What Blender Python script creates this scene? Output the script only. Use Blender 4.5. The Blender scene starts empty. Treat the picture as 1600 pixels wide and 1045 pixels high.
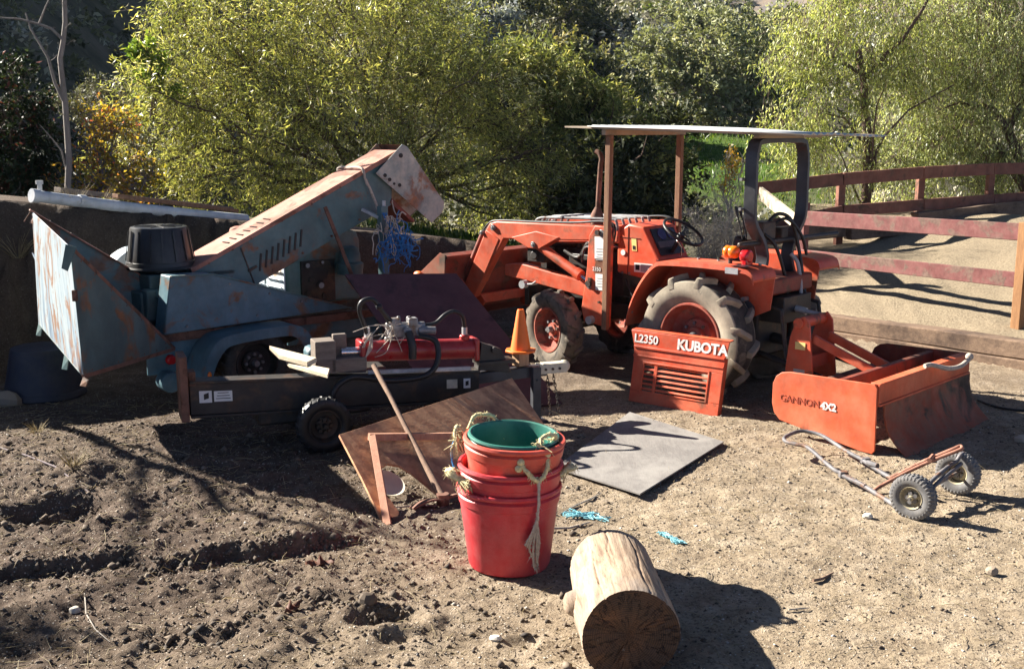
import bpy, math, random
import numpy as np
from mathutils import Vector, Matrix, Euler

C = bpy.context.scene.collection
PI = math.pi
V = Vector
RNG = np.random.default_rng(11)
random.seed(5)

# ------------------------------------------------------------------ camera
CAM_H, PITCH, FPX = 2.25, math.radians(10.6), 1700.0
CT, ST = math.cos(PITCH), math.sin(PITCH)
cam = bpy.data.cameras.new('camera')
cam.sensor_width = 36.0; cam.lens = 36.0 * FPX / 1600.0
cam.clip_start = 0.1; cam.clip_end = 2000.0
cam_ob = bpy.data.objects.new('camera', cam); C.objects.link(cam_ob)
cam_ob.location = (0, 0, CAM_H); cam_ob.rotation_euler = (PI/2 - PITCH, 0, 0)
bpy.context.scene.camera = cam_ob

def ray(px, py):
    u = (px-800)/FPX; v = -(py-522.5)/FPX
    return V((u, CT + v*ST, -ST + v*CT))
def at(px, py, D):                 # measured point of the photo at distance y = D
    d = ray(px, py); return V((0, 0, CAM_H)) + d*(D/d.y)
def gnd(px, py, z=0.0):            # measured point of the photo on the level z
    d = ray(px, py); t = (z-CAM_H)/d.z; return V((0, 0, CAM_H)) + d*t

# ------------------------------------------------------------------ materials
MATS = {}
def newmat(name):
    m = bpy.data.materials.new(name); m.use_nodes = True
    nt = m.node_tree; nt.nodes.clear()
    out = nt.nodes.new('ShaderNodeOutputMaterial')
    MATS[name] = m
    return m, nt, out
class N:
    def __init__(s, nt): s.nt = nt; s.L = nt.links
    def new(s, t, **kw):
        n = s.nt.nodes.new(t)
        for k, v in kw.items(): setattr(n, k, v)
        return n
    def link(s, a, b): s.L.new(a, b)
    def val(s, sock, x):
        if hasattr(x, 'is_output') or isinstance(x, bpy.types.NodeSocket): s.link(x, sock)
        else: sock.default_value = x
    def noise(s, vec, scale, detail=4, rough=.55, dist=0):
        n = s.new('ShaderNodeTexNoise'); n.inputs['Scale'].default_value = scale
        n.inputs['Detail'].default_value = detail; n.inputs['Roughness'].default_value = rough
        n.inputs['Distortion'].default_value = dist
        if vec is not None: s.link(vec, n.inputs['Vector'])
        return n.outputs['Fac']
    def ramp(s, fac, stops, interp='LINEAR'):
        r = s.new('ShaderNodeValToRGB'); r.color_ramp.interpolation = interp
        e = r.color_ramp.elements
        while len(e) < len(stops): e.new(.5)
        for i, (p, c) in enumerate(stops):
            e[i].position = p
            if not isinstance(c, (tuple, list)): c = (c, c, c)
            e[i].color = (*c[:3], 1)
        s.link(fac, r.inputs['Fac']); return r.outputs['Color']
    def mix(s, fac, a, b, mode='MIX'):
        m = s.new('ShaderNodeMix', data_type='RGBA', blend_type=mode)
        s.val(m.inputs['Factor'], fac)
        for k, x in ((6, a), (7, b)):
            if isinstance(x, (tuple, list)): m.inputs[k].default_value = (*x[:3], 1)
            else: s.link(x, m.inputs[k])
        return m.outputs[2]
    def math(s, op, a, b=0.0, clamp=False):
        m = s.new('ShaderNodeMath', operation=op, use_clamp=clamp)
        s.val(m.inputs[0], a); s.val(m.inputs[1], b); return m.outputs[0]
    def bump(s, h, strength=.3, dist=.01, nrm=None):
        b = s.new('ShaderNodeBump'); b.inputs['Strength'].default_value = strength
        b.inputs['Distance'].default_value = dist; s.link(h, b.inputs['Height'])
        if nrm is not None: s.link(nrm, b.inputs['Normal'])
        return b.outputs['Normal']
    def bsdf(s, out, col, rough=.6, metal=0.0, nrm=None, spec=.4):
        p = s.new('ShaderNodeBsdfPrincipled')
        if isinstance(col, (tuple, list)): p.inputs['Base Color'].default_value = (*col[:3], 1)
        else: s.link(col, p.inputs['Base Color'])
        s.val(p.inputs['Roughness'], rough); s.val(p.inputs['Metallic'], metal)
        p.inputs['Specular IOR Level'].default_value = spec
        if nrm is not None: s.link(nrm, p.inputs['Normal'])
        s.link(p.outputs[0], out.inputs['Surface']); return p
    def objco(s, scale=(1, 1, 1)):
        t = s.new('ShaderNodeTexCoord'); m = s.new('ShaderNodeMapping')
        m.inputs['Scale'].default_value = scale
        s.link(t.outputs['Object'], m.inputs['Vector']); return m.outputs['Vector']

def paint(name, col, fade=None, rust=None, rust_at=.62, scale=5, rough=.5, dust=.25, dustcol=(.22, .18, .13), metal=0.0, streak=None):
    m, nt, out = newmat(name); n = N(nt)
    v = n.objco()
    fade = fade or tuple(min(1, c*1.35+.02) for c in col)
    dark = tuple(c*.62 for c in col)
    a = n.noise(v, scale, 6, .62)
    c = n.ramp(a, [(.28, dark), (.48, col), (.72, fade)])
    if rust:
        r = n.noise(v, scale*.6+.9, 7, .6, .5)
        rc = n.ramp(n.noise(v, scale*5, 5), [(.3, tuple(x*.5 for x in rust)), (.65, rust)])
        f = n.ramp(r, [(rust_at-.045, 0.0), (rust_at+.03, 1.0)])
        c = n.mix(f, c, rc)
    if dust:
        d = n.noise(v, scale*2.3, 9, .7)
        f = n.math('MULTIPLY', n.ramp(d, [(.38, 0.0), (.75, 1.0)]), dust)
        c = n.mix(f, c, dustcol)
    sc_ = n.noise(n.objco((26, 2.2, 7)), 5, 3, .55, .4)
    c = n.mix(n.math('MULTIPLY', n.ramp(sc_, [(.655, 0.0), (.69, 1.0)]), .30), c, fade)
    gm = n.noise(n.objco((3, 3, .7)), scale*1.1, 7, .7)
    c = n.mix(n.math('MULTIPLY', n.ramp(gm, [(.50, 0.0), (.74, 1.0)]), .38), c, tuple(x*.45+y*.12 for x, y in zip(col, dustcol)))
    sp = n.noise(v, 90, 3, .6)
    c = n.mix(n.math('MULTIPLY', n.ramp(sp, [(.62, 0.0), (.7, 1.0)]), .35), c, dark)
    ro = n.math('ADD', n.math('MULTIPLY', d if dust else a, .35), rough-.15, True)
    nb = n.bump(n.noise(v, 35, 5, .6), .12, .004)
    n.bsdf(out, c, ro, metal, nb)
    return m

def wood(name, light, dark, grain=(1, 1, 14), scale=3.0, rough=.85, burl=0.0, blot=None):
    m, nt, out = newmat(name); n = N(nt)
    v = n.objco(grain)
    w = n.noise(v, scale, 8, .65, .9+burl*2)
    f = n.noise(v, scale*7, 4, .7)
    c = n.ramp(w, [(.3, dark), (.5, tuple((a+b)/2 for a, b in zip(light, dark))), (.68, light)])
    c = n.mix(.35, c, n.ramp(f, [(.35, dark), (.6, light)]))
    if burl:
        wv = n.new('ShaderNodeTexWave', wave_type='BANDS', bands_direction='DIAGONAL')
        wv.inputs['Scale'].default_value = 3.2; wv.inputs['Distortion'].default_value = 9
        wv.inputs['Detail'].default_value = 3; wv.inputs['Detail Scale'].default_value = .9
        n.link(n.objco(), wv.inputs['Vector'])
        c = n.mix(burl, c, n.ramp(wv.outputs['Fac'], [(.2, dark), (.55, light)]))
    b = n.noise(n.objco(), 2.2, 6, .65)
    if blot: c = n.mix(n.ramp(b, [(.48, 0.0), (.66, .85)]), c, blot)
    n.bsdf(out, c, rough, 0, n.bump(f, .35, .004), .2)
    return m

def plain(name, col, rough=.5, metal=0.0, var=.25, scale=20, spec=.4):
    m, nt, out = newmat(name); n = N(nt); v = n.objco()
    c = n.ramp(n.noise(v, scale, 6, .65), [(.3, tuple(x*(1-var) for x in col)), (.7, tuple(min(1, x*(1+var)) for x in col))])
    n.bsdf(out, c, rough, metal, n.bump(n.noise(v, scale*3, 4), .1, .003), spec)
    return m

ORANGE = (.56, .062, .020)
paint('tractor_orange', ORANGE, (.66, .12, .05), (.12, .05, .025), .64, 3, .45, .42, (.40, .22, .13))
paint('loader_orange', (.55, .072, .024), (.66, .13, .06), (.15, .055, .025), .61, 4, .5, .45, (.36, .19, .12))
paint('dark_orange', (.20, .030, .016), (.30, .06, .03), (.10, .04, .02), .6, 6, .6, .5, (.16, .11, .08))  # orange darkened to paint in the shade over the loader bucket
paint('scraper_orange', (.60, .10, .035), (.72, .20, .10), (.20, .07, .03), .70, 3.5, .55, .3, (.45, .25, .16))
paint('mud_orange', (.30, .07, .035), (.42, .15, .10), (.075, .055, .04), .57, 2.6, .85, .9, (.20, .145, .10))
paint('chipper_teal', (.075, .152, .158), (.13, .225, .225), (.24, .10, .045), .585, 3.5, .5, .30, (.22, .20, .16))
paint('chipper_dark_teal', (.055, .105, .11), (.10, .165, .165), (.24, .10, .04), .59, 3, .5, .25, (.16, .15, .11))
paint('chipper_blue', (.072, .155, .195), (.125, .22, .265), (.2, .1, .05), .60, 4, .45, .2)
paint('chipper_white', (.62, .72, .78), (.80, .84, .86), (.50, .27, .10), .60, 2.4, .5, .35, (.35, .45, .58))
def tray():
    m, nt, out = newmat('tray_paint'); n = N(nt)
    v = n.objco(); q = n.objco((2.2, 2.2, .45))
    a = n.noise(q, 5, 8, .65, .5); sx = n.new('ShaderNodeSeparateXYZ'); n.link(v, sx.inputs[0])
    hi = n.math('MULTIPLY', n.math('SUBTRACT', sx.outputs[2], .55), 1.3, True)     # paint survives towards the top of the tray
    c = n.ramp(a, [(.36, (.07, .12, .19)), (.45, (.15, .22, .30)), (.53, (.27, .335, .37)), (.7, (.36, .40, .42))])
    c = n.mix(n.math('MULTIPLY', hi, .6), c, (.33, .385, .405))
    r = n.noise(n.objco((1.6, 1.6, .8)), 3.4, 9, .66, .8)
    c = n.mix(n.ramp(r, [(.51, 0.0), (.58, .9)]), c, (.22, .10, .04))
    n.bsdf(out, c, .55, 0, n.bump(n.noise(v, 30, 5), .2, .004))
tray()
paint('rust_top', (.40, .155, .10), (.50, .25, .18), (.26, .085, .04), .54, 4, .75, .3, (.36, .34, .32))
paint('rust_rail', (.17, .075, .05), (.24, .11, .07), (.10, .04, .02), .55, 9, .8, .2)
paint('rust_patch', (.46, .44, .37), (.55, .52, .44), (.40, .15, .05), .53, 4.0, .7, .85, (.13, .22, .235))
paint('black_metal', (.020, .018, .017), (.042, .036, .032), (.09, .05, .03), .58, 6, .5, .35, (.08, .065, .05))
paint('black_gloss', (.035, .037, .044), (.06, .063, .075), None, .7, 5, .42, .15, (.16, .14, .12))
paint('grey_steel', (.20, .20, .21), (.34, .34, .34), (.16, .08, .04), .64, 10, .45, .3, metal=.5)
paint('galvanised', (.42, .43, .44), (.6, .6, .6), (.3, .18, .1), .72, 9, .45, .25, metal=.3)
paint('cylinder_red', (.30, .018, .022), (.40, .03, .03), None, .7, 5, .28, .2, (.25, .15, .12))
paint('cream_plate', (.62, .56, .42), (.72, .66, .52), (.35, .2, .1), .66, 9, .6, .3)
paint('maroon_board', (.075, .026, .030), (.12, .05, .055), (.03, .012, .014), .58, 2.6, .55, .4, (.16, .085, .085))
paint('fence_red', (.155, .048, .046), (.22, .085, .08), (.17, .11, .085), .55, 6, .85, .35, (.34, .2, .17))
paint('fence_brown', (.20, .075, .05), (.28, .12, .08), (.12, .06, .04), .62, 6, .9, .3)
paint('tyre_dirt', (.25, .215, .165), (.38, .33, .25), (.06, .055, .05), .66, 7, .95, .4, (.36, .31, .24))
paint('tyre_dark', (.035, .033, .031), (.065, .06, .055), (.2, .17, .13), .60, 8, .85, .5, (.17, .145, .11))
paint('tyre_brown', (.12, .10, .08), (.20, .165, .125), (.05, .045, .04), .58, 7, .95, .45, (.28, .23, .17))
paint('cart_tyre', (.12, .12, .125), (.19, .19, .19), None, .7, 12, .9, .4, (.26, .23, .19))
paint('cart_grey', (.11, .11, .125), (.2, .19, .2), (.2, .1, .06), .58, 14, .6, .3)
paint('cart_rust', (.30, .13, .085), (.40, .2, .14), (.2, .08, .05), .55, 14, .75, .2)
paint('rim_tan', (.38, .33, .22), (.5, .45, .32), (.2, .12, .06), .62, 16, .6, .4)
paint('rim_red', (.34, .05, .03), (.45, .11, .06), (.16, .08, .05), .6, 8, .65, .5, (.34, .24, .17))
paint('tub_red', (.54, .026, .038), (.58, .05, .055), None, .7, 3, .45, .5, (.56, .19, .18))
paint('tub_coral', (.62, .075, .045), (.64, .12, .08), None, .7, 3, .48, .42, (.58, .26, .19))
paint('tub_green', (.025, .16, .12), (.045, .22, .17), None, .7, 4, .4, .2, (.2, .3, .27))
paint('tub_black', (.017, .017, .018), (.03, .03, .03), None, .7, 4, .35, .22, (.12, .11, .1))
paint('tub_navy', (.012, .016, .034), (.018, .024, .045), None, .7, 4, .5, .15)
paint('pvc', (.50, .53, .56), (.66, .68, .70), (.25, .22, .2), .68, 3, .4, .3, (.4, .36, .3))
paint('canopy_tan', (.34, .27, .19), (.42, .35, .27), None, .7, 3, .7, .2)
paint('canopy_top', (.52, .55, .55), (.62, .64, .64), None, .7, 3, .45, .3)
plain('cone_orange', (.85, .17, .02), .5, 0, .08, 6)
plain('lamp_amber', (.75, .17, .01), .2, 0, .15, 9, .6)
plain('lamp_red', (.50, .012, .015), .2, 0, .15, 9, .6)
plain('rubber', (.014, .014, .015), .45, 0, .3, 12)
plain('sticker_white', (.70, .70, .67), .5, 0, .08, 14)
plain('sticker_grey', (.30, .30, .31), .5, 0, .15, 30)
plain('sticker_yellow', (.72, .56, .20), .5, 0, .1, 14)
paint('letter_white', (.78, .78, .76), (.82, .82, .8), (.50, .10, .04), .64, 16, .5, .3, (.60, .30, .2))
plain('letter_faint', (.40, .085, .045), .6, 0, .55, 40)
plain('rope_straw', (.58, .50, .28), .9, 0, .3, 60)
plain('rope_grey', (.42, .36, .30), .9, 0, .3, 60)
plain('twine_blue', (.03, .17, .42), .6, 0, .35, 50)
plain('twine_aqua', (.20, .48, .55), .7, 0, .3, 50)
paint('valve_grey', (.22, .22, .23), (.36, .36, .36), (.2, .12, .07), .62, 14, .45, .35, metal=.3)
plain('chrome', (.55, .55, .56), .25, .9, .1, 14)
plain('dial_blue', (.045, .055, .16), .15, 0, .2, 30, .7)
plain('dash_black', (.018, .018, .022), .35, 0, .3, 12)
plain('gauge_grey', (.10, .09, .10), .4, 0, .4, 12)
plain('plate_white', (.66, .60, .48), .7, 0, .1, 9)
wood('wood_post', (.30, .17, .10), (.12, .065, .045), (9, 9, 1))
wood('wood_pale', (.68, .60, .46), (.40, .31, .2), (1, 12, 12))
wood('wood_stub', (.50, .33, .20), (.3, .18, .1), (9, 9, 1))
wood('wood_handle', (.30, .20, .14), (.15, .10, .075), (8, 8, 1))
wood('wood_batten', (.50, .27, .18), (.30, .15, .10), (6, 6, 2))
wood('wood_ply_burl', (.72, .40, .21), (.33, .15, .085), (1.6, 1.6, 2.2), 2.3, .8, .36, (.15, .08, .06))
wood('wood_grey_ply', (.23, .215, .20), (.135, .125, .12), (6, 1, 1), 2.4, .85, 0, (.28, .265, .245))
wood('wood_tie', (.26, .18, .125), (.09, .06, .045), (1.2, 9, 9), 2.4, .95, 0, (.05, .035, .03))
wood('wood_weathered', (.24, .20, .165), (.10, .08, .07), (1, 9, 9))
wood('wood_fence_raw', (.37, .20, .095), (.18, .09, .045), (8, 8, 1))
wood('bark_brown', (.17, .115, .085), (.05, .035, .03), (7, 7, 1.2))
wood('bark_grey', (.26, .235, .205), (.12, .105, .09), (7, 7, 1.2))
wood('bark_pale', (.40, .37, .33), (.20, .18, .16), (7, 7, 1.2))
wood('twig_white', (.46, .42, .36), (.28, .25, .21), (5, 5, 2))
wood('twig_mauve', (.22, .18, .19), (.11, .09, .10), (5, 5, 2))

def log_side():
    m, nt, out = newmat('log_side'); n = N(nt)
    v = n.objco((7, 1.0, 7))
    w = n.noise(v, 3, 8, .66, .4)
    c = n.ramp(w, [(.30, (.13, .085, .06)), (.46, (.30, .215, .15)), (.68, (.42, .335, .245))])
    b = n.noise(n.objco(), 4, 6, .6)
    c = n.mix(n.ramp(b, [(.47, 0.0), (.64, .75)]), c, (.23, .195, .17))
    fine = n.noise(v, 22, 4, .7)
    c = n.mix(n.ramp(fine, [(.54, 0.0), (.66, .6)]), c, (.12, .08, .055))
    n.bsdf(out, c, .8, 0, n.bump(n.math('ADD', w, n.math('MULTIPLY', fine, .4)), .4, .008), .25)
def log_end():
    m, nt, out = newmat('log_end'); n = N(nt)
    v = n.objco()
    w = n.noise(v, 5, 8, .65, .8)
    c = n.ramp(w, [(.34, (.025, .014, .010)), (.52, (.09, .038, .017)), (.70, (.20, .085, .033))])
    c = n.mix(n.ramp(n.noise(v, 2.6, 5, .6), [(.46, 0.0), (.58, .8)]), c, (.028, .020, .017))
    s = n.noise(n.objco((1, 1, .6)), 17, 7, .75)
    c = n.mix(n.ramp(s, [(.655, 0.0), (.69, .75)]), c, (.36, .34, .30))
    mp = n.new('ShaderNodeMapping'); mp.inputs['Location'].default_value = (0, 0, -.192); n.link(v, mp.inputs['Vector'])
    rg = n.new('ShaderNodeTexWave', wave_type='RINGS', rings_direction='Y'); rg.inputs['Scale'].default_value = 34; rg.inputs['Distortion'].default_value = 2.5; rg.inputs['Detail'].default_value = 4
    n.link(mp.outputs[0], rg.inputs['Vector']); c = n.mix(.30, c, n.ramp(rg.outputs['Fac'], [(.2, (.03, .018, .012)), (.8, (.17, .08, .035))]))
    sx = n.new('ShaderNodeSeparateXYZ'); n.link(mp.outputs[0], sx.inputs[0])
    an = n.math('ARCTAN2', sx.outputs[2], sx.outputs[0]); rd = n.math('SQRT', n.math('ADD', n.math('MULTIPLY', sx.outputs[0], sx.outputs[0]), n.math('MULTIPLY', sx.outputs[2], sx.outputs[2])))
    cb = n.new('ShaderNodeCombineXYZ'); n.link(n.math('MULTIPLY', an, 1.5), cb.inputs[0]); n.link(n.math('MULTIPLY', rd, 2.6), cb.inputs[1])
    ck = n.ramp(n.noise(cb.outputs[0], 2.6, 4, .6), [(.487, 0.0), (.498, 1.0), (.502, 1.0), (.513, 0.0)])
    c = n.mix(n.math('MULTIPLY', ck, .85), c, (.008, .006, .005))
    n.bsdf(out, c, .6, 0, n.bump(n.math('SUBTRACT', n.noise(v, 26, 6, .7), n.math('MULTIPLY', ck, 1.2)), .6, .01), .35)
log_side(); log_end()

LEAF_GAIN = dict(leaf_willow=1.45, leaf_pepper=1.45, leaf_pepper_silver=1.45, leaf_olive=1.7, leaf_oak=1.75, leaf_oak_dark=1.4, leaf_sage=1.5, leaf_brush=1.5, leaf_autumn=1.2)
def leafmat(name, stops, trans=.45, rough=.5):
    k = LEAF_GAIN.get(name, 1.0); stops = [(p, tuple(min(.8, x*k) for x in c)) for p, c in stops]
    m, nt, out = newmat(name); n = N(nt)
    a = n.new('ShaderNodeAttribute', attribute_name='tone')
    c = n.ramp(a.outputs['Fac'], stops)
    p = n.new('ShaderNodeBsdfPrincipled'); n.link(c, p.inputs['Base Color'])
    p.inputs['Roughness'].default_value = rough-.08 if trans > .3 else max(rough, .62); p.inputs['Specular IOR Level'].default_value = .45 if trans > .3 else .25
    t = n.new('ShaderNodeBsdfTranslucent')
    n.link(n.mix(1.0, c, (1.5, 1.45, .75), 'MULTIPLY'), t.inputs['Color'])
    g = n.new('ShaderNodeMixShader'); g.inputs[0].default_value = trans
    n.link(p.outputs[0], g.inputs[1]); n.link(t.outputs[0], g.inputs[2]); n.link(g.outputs[0], out.inputs['Surface'])
    return m
leafmat('leaf_willow', [(0, (.05, .065, .022)), (.35, (.15, .17, .055)), (.7, (.255, .26, .095)), (.9, (.33, .29, .10)), (1, (.50, .48, .34))], .5)
leafmat('leaf_pepper', [(0, (.08, .11, .035)), (.4, (.19, .225, .075)), (.75, (.29, .31, .12)), (1, (.45, .46, .31))])
leafmat('leaf_pepper_silver', [(0, (.09, .11, .055)), (.5, (.21, .24, .11)), (.85, (.33, .36, .19)), (1, (.5, .5, .36))])
leafmat('leaf_olive', [(0, (.025, .034, .014)), (.5, (.095, .115, .04)), (.85, (.19, .20, .065)), (1, (.28, .26, .11))], .3)
leafmat('leaf_oak', [(0, (.03, .036, .02)), (.5, (.115, .13, .07)), (.85, (.19, .20, .11)), (1, (.28, .27, .17))], .25)
leafmat('leaf_oak_dark', [(0, (.012, .016, .01)), (.5, (.055, .065, .03)), (.85, (.14, .145, .055)), (1, (.26, .23, .09))], .2)
leafmat('leaf_sage', [(0, (.09, .10, .10)), (.5, (.16, .18, .18)), (1, (.26, .27, .26))], .2)
leafmat('leaf_bright', [(0, (.05, .10, .02)), (.5, (.12, .20, .03)), (1, (.22, .30, .05))], .4)
leafmat('leaf_autumn', [(0, (.12, .12, .02)), (.4, (.28, .21, .03)), (.75, (.42, .27, .04)), (1, (.36, .10, .06))], .45)
leafmat('leaf_dark', [(0, (.008, .014, .007)), (.6, (.022, .036, .016)), (.92, (.05, .07, .03)), (1, (.16, .05, .04))], .2)
leafmat('leaf_brush', [(0, (.03, .035, .02)), (.3, (.09, .095, .045)), (.55, (.16, .16, .11)), (.8, (.21, .215, .19)), (1, (.28, .25, .19))], .15)
leafmat('grass_blade', [(0, (.03, .065, .010)), (.6, (.075, .145, .018)), (1, (.17, .20, .05))], .4)
leafmat('straw', [(0, (.2, .16, .09)), (.6, (.36, .29, .17)), (1, (.5, .43, .3))], .25)
leafmat('pebble', [(0, (.05, .042, .036)), (.4, (.15, .115, .085)), (.75, (.29, .245, .19)), (1, (.58, .55, .5))], 0.0, .85)
leafmat('leaf_dead', [(0, (.06, .03, .02)), (.6, (.13, .055, .035)), (1, (.2, .1, .06))], .1)
leafmat('stone', [(0, (.22, .18, .14)), (.5, (.34, .27, .2)), (1, (.6, .57, .5))], 0.0, .85)

def ground_mat():
    m, nt, out = newmat('dirt'); n = N(nt)
    g = n.new('ShaderNodeNewGeometry'); P = g.outputs['Position']
    def attr(k): return n.new('ShaderNodeAttribute', attribute_name=k).outputs['Fac']
    big = n.noise(P, .9, 6, .6); mid = n.noise(P, 5.5, 8, .68); fine = n.noise(P, 45, 7, .72); grit = n.noise(P, 160, 4, .7)
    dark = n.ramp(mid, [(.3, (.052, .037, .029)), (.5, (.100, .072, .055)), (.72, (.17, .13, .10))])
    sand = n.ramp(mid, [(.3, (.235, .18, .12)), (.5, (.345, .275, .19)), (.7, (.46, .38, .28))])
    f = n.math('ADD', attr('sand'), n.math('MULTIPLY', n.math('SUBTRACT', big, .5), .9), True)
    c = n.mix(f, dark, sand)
    c = n.mix(n.ramp(fine, [(.36, .75), (.5, 0.0)]), c, (.07, .05, .038))
    vo = n.new('ShaderNodeTexVoronoi'); vo.inputs['Scale'].default_value = 70; n.link(P, vo.inputs['Vector'])
    vr = n.new('ShaderNodeSeparateColor'); n.link(vo.outputs['Color'], vr.inputs[0])
    pb = n.math('MULTIPLY', n.ramp(vo.outputs['Distance'], [(.22, 1.0), (.38, 0.0)]), n.ramp(vr.outputs[0], [(.62, 0.0), (.66, 1.0)]))
    pc = n.ramp(vr.outputs[1], [(0, (.12, .09, .07)), (.5, (.33, .28, .22)), (1, (.60, .56, .5))])
    near = n.math('SUBTRACT', 1.0, attr('brush'), True)
    c = n.mix(n.math('MULTIPLY', n.math('MULTIPLY', pb, near), .8), c, pc)
    c = n.mix(attr('arena'), c, n.ramp(fine, [(.35, (.18, .14, .095)), (.6, (.33, .27, .185))]))
    gr = n.ramp(n.noise(P, 3, 8, .7), [(.35, (.035, .06, .012)), (.6, (.085, .16, .016)), (.75, (.14, .21, .03))])
    c = n.mix(attr('grass'), c, gr)
    br = n.ramp(n.noise(P, .35, 8, .7), [(.35, (.045, .045, .03)), (.5, (.09, .085, .055)), (.65, (.15, .125, .09))])
    c = n.mix(attr('brush'), c, br)
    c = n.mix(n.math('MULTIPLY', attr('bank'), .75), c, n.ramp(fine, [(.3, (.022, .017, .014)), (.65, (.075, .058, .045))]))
    hgt = n.math('ADD', n.math('MULTIPLY', fine, .8), n.math('ADD', n.math('MULTIPLY', grit, .25), n.math('MULTIPLY', pb, .35)))
    n.bsdf(out, c, .95, 0, n.bump(hgt, .75, .03), .15)
ground_mat()
def hill_mat():
    m, nt, out = newmat('far_hill'); n = N(nt)
    g = n.new('ShaderNodeNewGeometry'); P = g.outputs['Position']
    c = n.ramp(n.noise(P, .06, 8, .7), [(.38, (.10, .10, .11)), (.5, (.21, .17, .13)), (.66, (.33, .25, .18))])
    n.bsdf(out, c, .95, 0, None, .1)
hill_mat()

# ------------------------------------------------------------------ mesh building
ROOT = {}                      # top-level thing -> its world matrix
def rootmat(o):
    while o.parent: o = o.parent
    return ROOT[o.name]
class MB:
    """collects shapes (given in the frame M) as world coordinates; build() links ONE mesh object"""
    def __init__(s, M=None): s.v = []; s.f = []; s.k = []; s.M = M or Matrix(); s.mi = 0
    def add(s, vs, fs, M=None):
        o = len(s.v); T = s.M @ M if M is not None else s.M
        s.v += [T @ V(p) for p in vs]; s.f += [[i+o for i in f] for f in fs]; s.k += [s.mi]*len(fs); return s
    def box(s, c, size, R=None):
        x, y, z = [a/2 for a in size]
        vs = [V((i*x, j*y, k*z)) for i in (-1, 1) for j in (-1, 1) for k in (-1, 1)]
        if R is not None: vs = [R @ p for p in vs]
        vs = [p+V(c) for p in vs]
        return s.add(vs, [(0, 1, 3, 2), (4, 6, 7, 5), (0, 4, 5, 1), (2, 3, 7, 6), (0, 2, 6, 4), (1, 5, 7, 3)])
    def hexa(s, a, b):            # two quads joined
        n = len(a)
        return s.add(list(a)+list(b), [list(range(n))[::-1], list(range(n, 2*n))] + [(i, (i+1) % n, n+(i+1) % n, n+i) for i in range(n)])
    def prism(s, pts, vec):
        a = [V(p) for p in pts]; return s.hexa(a, [p+V(vec) for p in a])
    def slab(s, pts, th):         # polygon with thickness th, grown along its normal
        a = [V(p) for p in pts]; nr = V((0, 0, 0))
        for i in range(len(a)): nr += (a[i]-a[0]).cross(a[(i+1) % len(a)]-a[0])
        nr.normalize(); return s.prism(a, nr*th)
    def beam(s, p0, p1, w, h, up=(0, 0, 1)):   # w across, h along up
        p0, p1 = V(p0), V(p1); d = (p1-p0).normalized(); x = d.cross(V(up)).normalized(); u = x.cross(d).normalized()
        q = [(-1, -1), (1, -1), (1, 1), (-1, 1)]
        return s.hexa([p0+x*(i*w/2)+u*(j*h/2) for i, j in q], [p1+x*(i*w/2)+u*(j*h/2) for i, j in q])
    def tube(s, pts, r, n=8, caps=True, flat=None):
        pts = [V(p) for p in pts]; m = len(pts)
        rs = r if isinstance(r, (list, tuple)) else [r]*m
        t = (pts[1]-pts[0]).normalized(); a = t.orthogonal().normalized(); vs = []
        for i, p in enumerate(pts):
            t2 = ((pts[min(i+1, m-1)]-p).normalized() + (p-pts[max(i-1, 0)]).normalized())
            if t2.length < 1e-6: t2 = t
            t2.normalize(); a = (a - t2*a.dot(t2))
            if a.length < 1e-6: a = t2.orthogonal()
            a.normalize(); b = t2.cross(a)
            vs += [p + a*(rs[i]*math.cos(2*PI*k/n)) + b*(rs[i]*math.sin(2*PI*k/n)) for k in range(n)]
        fs = [(i*n+k, i*n+(k+1) % n, (i+1)*n+(k+1) % n, (i+1)*n+k) for i in range(m-1) for k in range(n)]
        if caps: fs += [list(range(n))[::-1], list(range((m-1)*n, m*n))]
        return s.add(vs, fs)
    def cyl(s, p0, p1, r0, r1=None, n=20): return s.tube([p0, p1], [r0, r0 if r1 is None else r1], n)
    def lathe(s, prof, M=None, n=32, closed=False, a0=0, a1=2*PI):
        full = abs(a1-a0-2*PI) < 1e-6; m = len(prof); cols = n if full else n+1; vs = []
        for k in range(cols):
            a = a0+(a1-a0)*k/n; vs += [V((r*math.cos(a), r*math.sin(a), z)) for r, z in prof]
        fs = []
        for k in range(n):
            k2 = (k+1) % cols
            for i in range(m if closed else m-1):
                j = (i+1) % m; fs.append((k*m+i, k2*m+i, k2*m+j, k*m+j))
        return s.add(vs, fs, M)
    def ball(s, c, r, n=12, sq=(1, 1, 1)):
        pr = [(max(r*math.sin(PI*i/n), 1e-5), -r*math.cos(PI*i/n)) for i in range(n+1)]
        return s.lathe(pr, Matrix.Translation(V(c)) @ Matrix.Diagonal((*sq, 1)), n*2)
    def text(s, body, size, M, depth=.002, bold=0.0, spacing=1.0, shear=0.0):
        cu = bpy.data.curves.new('lettering', 'FONT'); cu.body = body; cu.size = size; cu.extrude = depth/2; cu.offset = bold
        cu.space_character = spacing; cu.shear = shear; cu.resolution_u = 3
        ob = bpy.data.objects.new('lettering', cu); C.objects.link(ob)
        dg = bpy.context.evaluated_depsgraph_get(); me = bpy.data.meshes.new_from_object(ob.evaluated_get(dg))
        s.add([v.co.copy() for v in me.vertices], [list(p.vertices) for p in me.polygons], M)
        C.objects.unlink(ob); bpy.data.objects.remove(ob); bpy.data.meshes.remove(me); return s
    def jitter(s, amt, freq, seed=0):
        from mathutils import noise
        for i, p in enumerate(s.v): s.v[i] = p + noise.noise_vector(p*freq + V((seed, seed*2.1, 0)))*amt
        return s
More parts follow.
